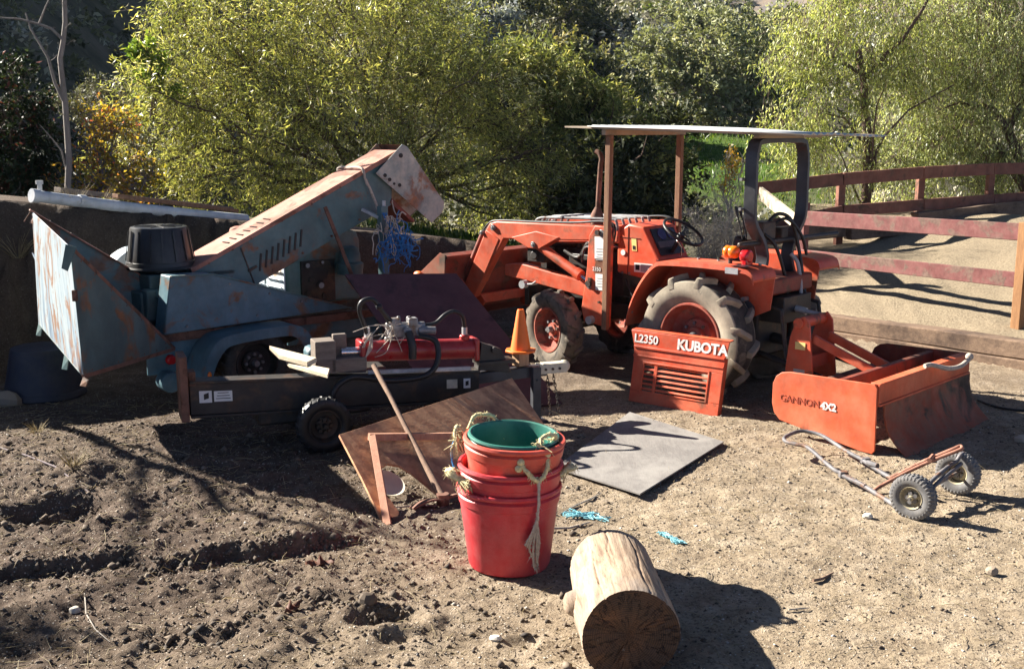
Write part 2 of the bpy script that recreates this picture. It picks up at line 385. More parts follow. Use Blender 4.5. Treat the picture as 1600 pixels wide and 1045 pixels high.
    def build(s, name, mats, parent=None, base=None, smooth=35, bevel=0.0, seg=2):
        me = bpy.data.meshes.new(name)
        inv = rootmat(parent).inverted() if parent else Matrix.Translation(-V(base or (0, 0, 0)))
        me.from_pydata([inv @ p for p in s.v], [], s.f)
        if not isinstance(mats, (list, tuple)): mats = [mats]
        for m in mats: me.materials.append(MATS[m] if isinstance(m, str) else m)
        me.polygons.foreach_set('material_index', s.k)
        if smooth:
            me.polygons.foreach_set('use_smooth', [True]*len(me.polygons)); me.set_sharp_from_angle(angle=math.radians(smooth))
        me.update()
        o = bpy.data.objects.new(name, me); C.objects.link(o)
        if parent: o.parent = parent
        else: o.location = V(base or (0, 0, 0)); ROOT[o.name] = Matrix.Translation(o.location)
        if bevel:
            b = o.modifiers.new('edge', 'BEVEL'); b.width = bevel; b.segments = seg; b.limit_method = 'ANGLE'; b.angle_limit = math.radians(50)
            b.harden_normals = False
        return o

def tag(o, label=None, cat=None, group=None, kind=None):
    for k, x in (('label', label), ('category', cat), ('group', group), ('kind', kind)):
        if x: o[k] = x
    return o
def thing(name, label, cat, loc=(0, 0, 0), rz=0.0, group=None):
    o = bpy.data.objects.new(name, None); C.objects.link(o); o.empty_display_size = .1
    o.location = V(loc); o.rotation_euler = (0, 0, rz)
    ROOT[o.name] = Matrix.Translation(V(loc)) @ Matrix.Rotation(rz, 4, 'Z')
    return tag(o, label, cat, group)

def mesh_np(name, Vt, F, mat, tone=None, parent=None, base=(0, 0, 0), attrs=None, smooth=False):
    me = bpy.data.meshes.new(name); b = np.array(base, float)
    if parent:
        inv = np.array(rootmat(parent).inverted()); Vt = Vt @ inv[:3, :3].T + inv[:3, 3]
    else: Vt = Vt - b
    nv, (nf, k) = len(Vt), F.shape
    me.vertices.add(nv); me.vertices.foreach_set('co', np.ascontiguousarray(Vt, np.float32).ravel())
    me.loops.add(nf*k); me.loops.foreach_set('vertex_index', np.ascontiguousarray(F, np.int32).ravel())
    me.polygons.add(nf); me.polygons.foreach_set('loop_start', np.arange(0, nf*k, k, dtype=np.int32))
    try: me.polygons.foreach_set('loop_total', np.full(nf, k, np.int32))
    except Exception: pass
    if smooth: me.polygons.foreach_set('use_smooth', np.ones(nf, bool))
    for key, arr in dict(attrs or {}, **({'tone': tone} if tone is not None else {})).items():
        a = me.attributes.new(key, 'FLOAT', 'POINT'); a.data.foreach_set('value', np.ascontiguousarray(arr, np.float32))
    me.update(calc_edges=True); me.validate()
    for m in (mat if isinstance(mat, (list, tuple)) else [mat]): me.materials.append(MATS[m])
    o = bpy.data.objects.new(name, me); C.objects.link(o)
    if parent: o.parent = parent
    else: o.location = V(base); ROOT[o.name] = Matrix.Translation(V(base))
    return o

def unit(a): return a/np.maximum(np.linalg.norm(a, axis=-1, keepdims=True), 1e-9)
def leaves(c, d, L, W, tone, rng, fold=.25):
    """thin folded leaf quads: returns vertices, faces, tone"""
    n = len(c); d = unit(d); r = rng.normal(size=(n, 3)); s = unit(np.cross(d, r)); u = np.cross(s, d)
    L = np.broadcast_to(np.asarray(L, float), (n,))[:, None]; W = np.broadcast_to(np.asarray(W, float), (n,))[:, None]
    a = c-d*L*.5; b = c+d*L*.5 - u*L*.12; m = c + u*W*fold
    Vt = np.stack([a, m+s*W*.5, b, m-s*W*.5], 1).reshape(-1, 3)
    F = np.arange(n*4).reshape(n, 4)
    return Vt, F, np.repeat(tone, 4)
def sticks(p0, p1, r0, r1):
    n = len(p0); d = unit(p1-p0); h = np.where(np.abs(d[:, 2:3]) > .9, np.array([[1., 0, 0]]), np.array([[0, 0, 1.]]))
    a = unit(np.cross(d, h)); b = np.cross(d, a); out = []
    r0 = np.broadcast_to(r0, (n,))[:, None]; r1 = np.broadcast_to(r1, (n,))[:, None]
    for p, r in ((p0, r0), (p1, r1)):
        for k in range(3):
            t = 2*PI*k/3; out.append(p + a*(r*math.cos(t)) + b*(r*math.sin(t)))
    Vt = np.stack(out, 1).reshape(-1, 3); o = np.arange(n)[:, None]*6
    F = np.concatenate([o+np.array([[k, (k+1) % 3, 3+(k+1) % 3, 3+k]]) for k in range(3)])
    return Vt, F
def cat_mesh(parts):
    vs, fs, ts, o = [], [], [], 0
    for p in parts:
        vs.append(p[0]); fs.append(p[1]+o); o += len(p[0]); ts.append(p[2] if len(p) > 2 else np.zeros(len(p[0])))
    return np.concatenate(vs), np.concatenate(fs), np.concatenate(ts)

# smooth noise on arrays
_perm = np.random.default_rng(3).permutation(512)
_perm = np.concatenate([_perm, _perm, _perm]); _val = np.random.default_rng(4).uniform(-1, 1, 2048)
def vnoise(x, y, seed=0):
    xi = np.floor(x).astype(int); yi = np.floor(y).astype(int); xf = x-xi; yf = y-yi
    sx = xf*xf*(3-2*xf); sy = yf*yf*(3-2*yf)
    def h(i, j): return _val[_perm[(_perm[(i+seed) % 512] + j) % 512]]
    return (h(xi, yi)*(1-sx)+h(xi+1, yi)*sx)*(1-sy) + (h(xi, yi+1)*(1-sx)+h(xi+1, yi+1)*sx)*sy
def fbm(x, y, oct=4, seed=0, gain=.5):
    t = 0; a = 1.0
    for o in range(oct): t = t + a*vnoise(x*2**o+o*17.3, y*2**o-o*9.1, seed+o*7); a *= gain
    return t
def sstep(a, b, x):
    t = np.clip((x-a)/(b-a), 0, 1); return t*t*(3-2*t)

# ------------------------------------------------------------------ terrain
BK0, BKU, BKN = np.array([-4.75, 10.35]), np.array([.8, .6]), np.array([-.6, .8])     # earth bank behind the machines
TM0, TMU, TMN = np.array([4.80, 10.25]), np.array([-.62, .78]), np.array([.78, .62])  # front edge of the arena
def line_px(pts): return np.array([[gnd(*p).x, gnd(*p).y] for p in pts])
SCARPS = [(line_px([(-60, 915), (60, 890), (140, 880), (205, 874), (250, 890), (330, 872), (430, 862), (520, 852), (590, 838)]), .062),
          (line_px([(230, 1000), (290, 992), (350, 996), (400, 962), (450, 930)]), .035),
          (line_px([(440, 930), (520, 938), (585, 950), (640, 958)]), .035),
          (line_px([(-80, 830), (40, 820), (100, 812), (150, 800)]), .075)]
PITS = [(gnd(606, 968), .10, .045), (gnd(617, 1000), .05, .03), (gnd(497, 888), .09, .03), (gnd(815, 1003), .05, .02), (gnd(105, 815), .16, .07), (gnd(640, 850), .25, .02)]
def bank_h(s): return np.interp(s, [-30, -1, 0, 2.5, 5, 7, 9, 11], [1.75, 1.64, 1.60, 1.27, .95, .62, .1, -.3])
def left_(x, y): return sstep(.6, -1.6, x)*sstep(8.3, 7.2, y)
def z_bk(x, y): return y*5
def terrain(x, y, detail=True):
    x = np.asarray(x, float); y = np.asarray(y, float)
    zv = np.interp(y, [-50, 14, 18, 24, 32, 45, 60, 80, 110, 150, 220], [0, 0, -.9, -.6, .7, 1.9, 6, 12, 18.5, 19, 10])
    dip = 1-.42*sstep(.13, .21, x/np.maximum(y, 1))*sstep(45, 95, y)
    zv = np.where(zv > 0, zv*dip, zv)
    s = (x-BK0[0])*BKU[0]+(y-BK0[1])*BKU[1]; d = (x-BK0[0])*BKN[0]+(y-BK0[1])*BKN[1]
    hc = bank_h(s); w = .16*fbm(s*1.7, d*1.7, 4, 5)+.05*fbm(s*8, z_bk(x, y), 3, 15) if detail else 0
    face = sstep(-.6, .0, d+w)
    back = 1-sstep(1.8, 8.0, d)
    z = np.where(d > 0, hc*back+zv*(1-back), hc*face)
    z = np.where((s > 8.5) & (d > -1), np.minimum(z, np.where(y > 13.5, zv, 0)+.05), z)
    lh = np.clip(1.15*((-7.4-.2*(y-16))-x), 0, 8.0)*sstep(12.5, 18, y)
    z = z+lh
    # arena
    td = (x-TM0[0])*TMN[0]+(y-TM0[1])*TMN[1]; tu = (x-TM0[0])*TMU[0]+(y-TM0[1])*TMU[1]
    az = .22+.17*np.clip(td, 0, 5)+(.03*fbm(x*1.3, y*1.3, 5, 9)-.012*np.abs(fbm(x*4.1, y*4.1, 3, 14)) if detail else 0)
    am = sstep(-.02, .12, td)*sstep(-14, -13, tu)*(1-sstep(4.3, 5.2, tu-.35*td))*(1-sstep(5.2, 6.2, td))
    z = z*(1-am)+az*am
    yard = sstep(.3, -.6, d)*(1-am)*sstep(20, 14, y) if detail else 0
    if detail:
        left = sstep(.6, -1.6, x)*sstep(8.3, 7.2, y)
        z = z+yard*(.010*fbm(x*1.3, y*1.3, 3, 1)+.008*fbm(x*7, y*7, 4, 2)*(1+1.0*left)+.0045*fbm(x*34, y*34, 2, 3)*(1+left_(x, y)))
        z = z+left*.022*fbm(x*2.6, y*2.6, 3, 12)+left*.013*np.abs(fbm(x*9, y*9, 4, 21))-left*.012*np.abs(fbm(x*19, y*19, 3, 27))
        g0 = gnd(120, 740); z = z+.13*np.exp(-(((x-g0.x)/1.3)**2+((y-g0.y)/.75)**2))
        for ln, h in SCARPS:
            yl = np.interp(x, ln[:, 0], ln[:, 1])+.06*fbm(x*3.1, x*0+y*1.5, 2, 31)+.014*fbm(x*14, y*10, 3, 33); e = y-yl; h = h*(.45+.6*np.clip(.6+fbm(x*2.3, x*0, 2, 35), 0, 1.3))
            fx = sstep(ln[0, 0], ln[0, 0]+.2, x)*sstep(ln[-1, 0], ln[-1, 0]-.25, x)
            z = z+h*fx*sstep(-.02, .03+.02*fbm(x*12, y*3, 2, 37), e)*np.exp(-np.maximum(e, 0)/.5)-h*.45*fx*np.exp(-((e+.05)/.09)**2)
        for c, r, h in PITS:
            q = ((x-c.x)/(r*1.5))**2+((y-c.y)/r)**2; z = z-h*np.exp(-q*q)+h*.4*np.exp(-((np.sqrt(q)-1.45)/.4)**2)
        far = sstep(20, 30, y); z = z+far*(.4*fbm(x*.12, y*.12, 4, 8)*np.clip((y-20)/30, 0, 3))
    return z
def gz(x, y): return float(terrain(np.array([x]), np.array([y]))[0])

def axis(lo, hi, step, a, b, g):
    mid = list(np.arange(lo, hi, step)); up, dn = [mid[-1]], [mid[0]]; st = step
    while up[-1] < b: st = min(st*g, 8); up.append(up[-1]+st)
    st = step
    while dn[-1] > a: st = min(st*g, 8); dn.append(dn[-1]-st)
    return np.array(dn[:0:-1]+mid+up[1:])
xs = axis(-4.2, 4.4, .020, -150, 190, 1.05); ys = axis(3.7, 8.9, .020, -30, 240, 1.035)
X, Y = np.meshgrid(xs, ys); Z = terrain(X, Y)
nx, ny = len(xs), len(ys); i = np.arange(nx*ny).reshape(ny, nx)
F = np.stack([i[:-1, :-1], i[:-1, 1:], i[1:, 1:], i[1:, :-1]], -1).reshape(-1, 4)
td = (X-TM0[0])*TMN[0]+(Y-TM0[1])*TMN[1]; tu = (X-TM0[0])*TMU[0]+(Y-TM0[1])*TMU[1]
bd = (X-BK0[0])*BKN[0]+(Y-BK0[1])*BKN[1]; bs = (X-BK0[0])*BKU[0]+(Y-BK0[1])*BKU[1]
arena = sstep(0, .1, td)*(1-sstep(4.3, 5, tu-.35*td))*(1-sstep(5.2, 6, td))*sstep(-14, -13, tu)
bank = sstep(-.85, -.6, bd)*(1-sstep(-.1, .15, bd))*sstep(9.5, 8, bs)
grass = np.exp(-(((X-6.6)/4.2)**2+((Y-37)/9)**2)**2)+.75*sstep(.6, 2.5, bd)*sstep(26, 20, Y)*sstep(-9, -4, X)*(.5+.8*fbm(X*.8, Y*.8, 2, 6))
grass = np.clip(grass, 0, 1)*(1-arena)
brush = sstep(17, 21, Y+.3*X*0)*(1-arena)*(1-np.clip(grass*1.4, 0, 1))
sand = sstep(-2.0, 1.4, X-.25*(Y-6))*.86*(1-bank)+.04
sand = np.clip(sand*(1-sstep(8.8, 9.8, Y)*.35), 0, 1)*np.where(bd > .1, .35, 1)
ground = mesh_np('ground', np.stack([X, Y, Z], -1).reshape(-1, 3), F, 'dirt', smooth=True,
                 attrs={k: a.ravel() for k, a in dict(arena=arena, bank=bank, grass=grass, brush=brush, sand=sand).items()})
tag(ground, kind='structure')

hx = np.linspace(-40, 260, 60); hy = np.linspace(165, 420, 40); HX, HY = np.meshgrid(hx, hy)
HZ = -6+.30*(HY-165)+7*fbm(HX*.012, HY*.012, 4, 40)+.05*np.maximum(HX-60, 0)
i = np.arange(HX.size).reshape(HX.shape)
far_hill = mesh_np('hill', np.stack([HX, HY, HZ], -1).reshape(-1, 3), np.stack([i[:-1, :-1], i[:-1, 1:], i[1:, 1:], i[1:, :-1]], -1).reshape(-1, 4), 'far_hill', smooth=True)
tag(far_hill, kind='structure')

# ------------------------------------------------------------------ loose ground cover
def scatter(n, lo, hi, keep=None, seed=1):
    r = np.random.default_rng(seed); y = r.uniform(lo[1], hi[1], n*3); x = r.uniform(lo[0], hi[0], n*3)
    ok = np.abs(x) < (y*.983+.41)*.50
    if keep is not None: ok &= r.random(len(x)) < keep(x, y)
    x, y = x[ok][:n], y[ok][:n]; return x, y, terrain(x, y), r
OCT_V = np.array([[1, 0, 0], [-1, 0, 0], [0, 1, 0], [0, -1, 0], [0, 0, 1], [0, 0, -1]], float)
OCT_F = np.array([[0, 2, 4], [2, 1, 4], [1, 3, 4], [3, 0, 4], [2, 0, 5], [1, 2, 5], [3, 1, 5], [0, 3, 5]])
def pebbles(x, y, z, r, size, tone, flat=.6):
    n = len(x); sc = size[:, None, None]*r.uniform(.6, 1.25, (n, 1, 3))*np.array([1, 1, flat])
    v = OCT_V[None]*sc+r.normal(0, .16, (n, 6, 3))*size[:, None, None]
    a = r.uniform(0, 2*PI, n); ca, sa = np.cos(a)[:, None], np.sin(a)[:, None]
    v = np.stack([v[..., 0]*ca-v[..., 1]*sa, v[..., 0]*sa+v[..., 1]*ca, v[..., 2]], -1)
    v = v+np.stack([x, y, z+size*.18], -1)[:, None]
    return v.reshape(-1, 3), (OCT_F[None]+np.arange(n)[:, None, None]*6).reshape(-1, 3), np.repeat(tone, 6)
x, y, z, r = scatter(34000, (-4.4, 3.7), (5.2, 9.3), seed=2)
sz = np.clip(r.lognormal(-5.35, .45, len(x)), .0025, .016)
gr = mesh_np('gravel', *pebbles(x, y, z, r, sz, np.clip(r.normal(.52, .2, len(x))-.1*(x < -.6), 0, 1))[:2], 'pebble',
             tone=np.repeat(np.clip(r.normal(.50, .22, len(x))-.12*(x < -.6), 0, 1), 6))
tag(gr, kind='stuff')
x, y, z, r = scatter(5200, (-4.4, 3.7), (1.2, 8.2), lambda x, y: sstep(1.2, -1.0, x), seed=3)
sz = np.clip(r.lognormal(-4.75, .5, len(x)), .005, .03)
cl = mesh_np('dirt_clods', *pebbles(x, y, z, r, sz, x*0, .75)[:2], 'pebble', tone=np.repeat(np.clip(r.normal(.27, .14, len(x)), 0, 1), 6))
tag(cl, kind='stuff')
r = np.random.default_rng(66); lx, ly = [], []
for ln, h in SCARPS:
    k = int(260*(ln[-1, 0]-ln[0, 0])); q = r.uniform(ln[0, 0], ln[-1, 0], k); lx.append(q); ly.append(np.interp(q, ln[:, 0], ln[:, 1])+r.normal(-.03, .05, k))
x = np.concatenate(lx); y = np.concatenate(ly); z = terrain(x, y); sz = np.clip(r.lognormal(-4.6, .55, len(x)), .005, .032)
tag(mesh_np('dirt_clods', *pebbles(x, y, z, r, sz, x*0, .8)[:2], 'pebble', tone=np.repeat(np.clip(r.normal(.24, .12, len(x)), 0, 1), 6)), kind='stuff')
# dry straw and twigs strewn about
x, y, z, r = scatter(2600, (-4.4, 3.7), (5.2, 9.0), lambda x, y: .35+.65*sstep(0, -1.5, x), seed=4)
n = len(x); c = np.stack([x, y, z+.008], -1); d = np.stack([r.normal(size=n), r.normal(size=n), r.normal(0, .22, n)], -1)
ln = r.uniform(.015, .085, n)[:, None]; d = unit(d)*ln
bendp = c+np.stack([r.normal(0, .006, n), r.normal(0, .006, n), r.uniform(0, .01, n)], -1)
A = sticks(c-d, bendp, .0012, .0016); B = sticks(bendp, c+d*.9, .0016, .0009)
vv, ff, _ = cat_mesh([A, B]); st = mesh_np('straw_litter', vv, ff, 'straw', tone=np.repeat(r.random(2*n), 6)); tag(st, kind='stuff')

def rock(name, p, size, label, tone, seed, mat='stone'):
    r = np.random.default_rng(seed)
    mb = MB(Matrix.Translation((p.x, p.y, gz(p.x, p.y)+size*.35))); mb.ball((0, 0, 0), size, 5, (1.2, .9, .72)); mb.jitter(size*.35, 1.3/size*.5, seed)
    o = mb.build(name, mat, None, (p.x, p.y, gz(p.x, p.y)), smooth=25)
    a = o.data.attributes.new('tone', 'FLOAT', 'POINT'); a.data.foreach_set('value', np.full(len(o.data.vertices), tone, np.float32))
    tag(o, label, 'stone')
rock('stone', gnd(1549, 899), .032, 'brown pebble stone alone on the sandy dirt in front of the hand truck', .35, 1)
rock('stone', gnd(1356, 812), .026, 'small white stone lying on the dirt by the near wheel of the hand truck', 1.0, 2)
rock('stone', gnd(1598, 690), .055, 'pale stone at the edge of the box scraper shadow', .6, 3)
rock('stone', gnd(15, 634), .10, 'large rounded rock in the shade below the metal hopper', .1, 4)
rock('stone', gnd(775, 1000), .024, 'white pointed stone on the dirt left of the log', .95, 5)
rock('dirt_clod', gnd(575, 948), .045, 'dark clod of earth broken beside a dug hollow', .28, 6, 'pebble')
rock('stone', gnd(117, 957), .026, 'pale round stone among the shaded pebbles of the lower dirt bank', .8, 8)

def dead_leaf(px, py, size, rz, label):
    p = gnd(px, py); h = gz(p.x, p.y)
    mb = MB(Matrix.Translation((p.x, p.y, h+.02)) @ Matrix.Rotation(rz, 4, 'Z') @ Matrix.Rotation(.35, 4, 'X')); n = 9
    top = [V((size*(2*i/(n-1)-1), size*.42*math.sin(PI*i/(n-1)), .02*math.sin(i*1.9)+.012*math.cos(3*i))) for i in range(n)]
    mid = [V((size*(2*i/(n-1)-1), 0, -.014+.01*math.sin(i))) for i in range(n)]
    bot = [V((size*(2*i/(n-1)-1), -size*.42*math.sin(PI*i/(n-1)), .018*math.cos(i*1.4))) for i in range(n)]
    vs = top+mid+bot; fs = [(i, i+1, n+i+1, n+i) for i in range(n-1)]+[(n+i, n+i+1, 2*n+i+1, 2*n+i) for i in range(n-1)]
    mb.add(vs, fs); o = mb.build('dead_leaf', 'leaf_dead', None, (p.x, p.y, h), smooth=60)
    a = o.data.attributes.new('tone', 'FLOAT', 'POINT'); a.data.foreach_set('value', np.full(len(o.data.vertices), .6, np.float32))
    s = o.modifiers.new('thick', 'SOLIDIFY'); s.thickness = .002
    tag(o, label, 'leaf')
dead_leaf(500, 885, .075, .1, 'curled brown dead leaf on the dirt above the small dug hollow')
dead_leaf(458, 962, .06, 1.1, 'reddish brown dead leaf standing tilted among the gravel')
def twig(pts, r, label, mat='twig_white', name='twig'):
    q = []
    for i, (px, py) in enumerate(pts):
        p = gnd(px, py); q.append(V((p.x, p.y, gz(p.x, p.y)+r+.004)))
    mb = MB(); mb.tube(q, [r]*(len(q)-1)+[r*.5], 6); o = mb.build(name, mat, None, q[0]); tag(o, label, 'stick')
twig([(770, 832), (830, 830), (890, 826), (922, 818)], .007, 'pale bent stick on the dirt between the red tubs and the log')
twig([(1270, 911), (1285, 906), (1302, 898)], .008, 'short brown stick on the sand right of the log shadow', 'wood_handle')
twig([(133, 935), (135, 965), (150, 995), (172, 1008)], .003, 'thin curved pale twig over the gravel of the lower left ground')
twig([(1232, 958), (1255, 955), (1265, 953)], .004, 'thin pale twig at the tip of the log shadow')
twig([(0, 722), (45, 740), (90, 765), (140, 795)], .006, 'long mauve cane lying on the dirt mound at the left', 'twig_mauve')
twig([(690, 792), (650, 790), (610, 800)], .006, 'thin dark twig in the shade behind the red tubs', 'twig_mauve')
twig([(875, 805), (900, 790), (925, 778), (940, 770)], .006, 'grey twig curving out behind the red tubs', 'twig_white')

# tufts of dry grass
def tuft(px, py, n, h, label, mat='straw', z=None, D=None, name='dry_grass'):
    p = gnd(px, py) if D is None else at(px, py, D); zz = gz(p.x, p.y); r = np.random.default_rng(int(px*7+py))
    a = r.uniform(0, 2*PI, n); rad = r.uniform(0, h*.25, n)
    p0 = np.stack([p.x+rad*np.cos(a), p.y+rad*np.sin(a), np.full(n, zz)], -1)
    d = np.stack([np.cos(a)*.7, np.sin(a)*.7, r.uniform(.35, 1.3, n)], -1); d = unit(d)*(h*r.uniform(.5, 1.1, n))[:, None]
    p1 = p0+d; p2 = p1+d*.6+np.array([0, 0, -.25])*h*.5
    v1 = sticks(p0, p1, .0018, .0014); v2 = sticks(p1, p2, .0014, .0006); vv, ff, _ = cat_mesh([v1, v2])
    o = mesh_np(name, vv, ff, mat, tone=np.repeat(r.random(2*n), 6), base=(p.x, p.y, zz)); tag(o, label, 'grass tuft')
tuft(118, 765, 60, .11, 'tuft of dry straw coloured grass on the dirt mound')
tuft(60, 690, 40, .09, 'small dry grass tuft near the top of the dirt mound')
tuft(20, 298, 60, .22, 'dry yellow grass at the left end of the bank crest', D=10.2)
tuft(115, 306, 50, .20, 'sparse dry grass behind the white pipe on the bank', D=10.6)
tuft(155, 312, 50, .20, 'wispy grass growing between the pipe and the planks', D=10.9)

# ------------------------------------------------------------------ trees and shrubs
def lobes_px(rows, D0=None):
    out = []
    for q in rows:
        px, py = q[:2]; rr = q[2]; D = q[3] if len(q) > 3 else D0
        out.append((np.array(at(px, py, D)), rr if isinstance(rr, tuple) else (rr, rr, rr*.9)))
    return out
def foliage(rng, lobes, twigs, per, L, W, tl, droop=0., outw=.6, shell=.45, tone=(.5, .16), spread=.5, rtwig=.004, limbs=None, clump=.17, kclump=14):
    area = np.array([(l[1][0]*l[1][2]) for l in lobes]); cnt = np.maximum((twigs*area/area.sum()).astype(int), 8)
    lv, sk = [], []
    for (c, rr), k in zip(lobes, cnt):
        ns = max(k//kclump, 5); sn = unit(rng.normal(size=(ns, 3))); sc0 = c+sn*np.array(rr)*(rng.random((ns, 1))**shell)*(1+.12*rng.normal(size=(ns, 1)))
        pick = rng.integers(0, ns, k); p = sc0[pick]+rng.normal(size=(k, 3))*np.array(rr)*clump; nrm = unit(p-c+.35*(p-sc0[pick]))
        stone = rng.normal(0, tone[1]*.7, (ns, 1))[pick]
        d = unit(outw*nrm+(1-outw)*rng.normal(size=(k, 3))*.8+np.array([0, 0, -droop])); q = p+d*tl*rng.uniform(.5, 1.4, (k, 1))
        sk.append(sticks(p-d*tl*.5, q, rtwig, rtwig*.4))
        t = rng.random((k, per, 1)); pos = p[:, None]+(q-p)[:, None]*t+rng.normal(size=(k, per, 3))*tl*spread*.35
        dr = d[:, None]*1.0+rng.normal(size=(k, per, 3))*.75+np.array([0, 0, -droop*.9])
        tn = tone[0]+rng.normal(0, tone[1]*.4)+stone+rng.normal(size=(k, 1))*tone[1]*.6+rng.normal(size=(k, per))*tone[1]
        m = k*per
        lv.append(leaves(pos.reshape(-1, 3), dr.reshape(-1, 3), L*rng.uniform(.6, 1.3, m), W*rng.uniform(.7, 1.3, m), np.clip(tn, 0, 1).reshape(-1), rng))
    return cat_mesh(lv), cat_mesh(sk)
def kinked(a, b, rng, n=5, amt=.06, sag=0.0):
    a, b = V(a), V(b); L = (b-a).length; out = []
    for i in range(n+1):
        t = i/n; p = a.lerp(b, t)
        if 0 < i: p += V(rng.normal(size=3))*L*amt*(.4 if i == n else 1)
        p.z += sag*L*math.sin(PI*t); out.append(p)
    return out
def tree(name, label, cat, base, lobes, leaf, bark, seed, twigs, per, L, W, tl, r0=.1, droop=0., group=None, forks=None, trunk_pts=None, branches=True, **kw):
    rng = np.random.default_rng(seed)
    t = thing(name, label, cat, base, 0, group)
    (lv, lf, lt), (sv, sf, _) = foliage(rng, lobes, twigs, per, L, W, tl, droop, **kw)
    mesh_np('crown', lv, lf, leaf, tone=lt, parent=t)
    mb = MB(); base = V(base); fork = base.copy()
    if trunk_pts:
        for pts, ra, rb in trunk_pts:
            m = len(pts); mb.tube(pts, [ra+(rb-ra)*i/(m-1) for i in range(m)], 8)
        fork = V(trunk_pts[0][0][-1])
    else:
        ctr = np.mean([l[0] for l in lobes], 0); fork = base.lerp(V(ctr), .35); fork.x = base.x*.7+fork.x*.3; fork.y = base.y*.7+fork.y*.3
        p = kinked(base-V((0, 0, .1)), fork, rng, 4, .04); mb.tube(p, [r0*(1-.35*i/4) for i in range(5)], 8)
    if branches:
        for c, rr in lobes:
            p = kinked(fork, V(c), rng, 6, .035, .05); mb.tube(p, [r0*.5*(1-.8*i/6)+.004 for i in range(7)], 6)
            for _ in range(4):
                e = V(c)+V(rng.normal(size=3)*np.array(rr)*.6); j = p[rng.integers(3, 6)]
                mb.tube(kinked(j, e, rng, 4, .05), [r0*.16+.003, r0*.13+.003, r0*.1+.002, r0*.07+.002, .002], 5)
    mb.build('trunk', bark, t, smooth=60)
    mesh_np('twigs', sv, sf, bark, parent=t)
    return t

# the big willow-leaved bush behind the bank
wl = lobes_px([(330, 70, .8), (300, 165, .85, 13.6), (255, 232, .62, 13.3), (400, 125, 1.0), (480, 70, 1.0, 14.5), (560, 45, 1.05, 14.6), (640, 60, .95, 14.8),
               (440, 222, 1.0, 13.5), (560, 185, 1.1, 13.7), (660, 165, 1.0), (735, 180, .8, 14.2), (700, 262, .95, 13.8), (800, 245, .62, 14.2), (835, 292, .42, 14.0),
               (600, 292, .8, 13.4), (480, 300, .65, 13.2), (350, 285, .7, 13.0), (330, 8, .6, 14.2), (620, -35, .8, 14.9), (530, -30, .8, 14.7), (277, 25, .45),
               (215, 265, .4, 13.2), (770, 320, .5, 13.9), (660, 335, .4, 13.6), (850, 230, .3, 14.3), (690, 60, .45, 14.8), (250, 130, .5, 13.8)], 14.0)
wl = [(np.array([0, 0, CAM_H])+(c-np.array([0, 0, CAM_H]))*1.2, tuple(q*1.2 for q in r_)) for c, r_ in wl]
wb = (-1.9, 16.9, gz(-1.9, 16.9))
tree('willow_bush', 'huge olive yellow willow bush with narrow leaves filling the space behind the chipper', 'bush', wb, wl, 'leaf_willow', 'bark_brown', 21, 7600, 12, .098, .0145, .30, .09, .25, tone=(.50, .17), rtwig=.0035, clump=.20)

# olive tree behind the willow, dark tree behind the canopy posts
ol = lobes_px([(760, 135, .9), (700, 110, .9), (850, 140, .9), (815, 210, 1.1), (895, 205, .8), (925, 150, .5), (985, 195, .45, 18.6), (940, 250, .8, 19), (1000, 262, .65, 19)], 19.5)
tree('olive_tree', 'soft grey green olive tree rising behind the willow bush and loader', 'tree', (1.0, 19.6, gz(1.0, 19.6)), ol, 'leaf_olive', 'bark_brown', 22, 3000, 12, .12, .03, .3, .16, .1, tone=(.55, .2))
dk = lobes_px([(880, 300, 1.3, 18), (960, 310, 1.2, 18.2), (1020, 290, .8, 19), (900, 240, 1.2, 20.5), (980, 245, 1.1, 21), (1030, 235, .8, 21), (930, 340, .9, 17.6)], 20)
tree('evergreen_tree', 'dense evergreen tree toned nearly black for the shade behind the canopy posts', 'tree', (1.8, 20.2, gz(1.8, 20.2)), dk, 'leaf_oak_dark', 'bark_brown', 23, 2600, 11, .13, .05, .28, .18, .1, tone=(.3, .14))  # dark leaves at a low tone paint the shade behind the posts
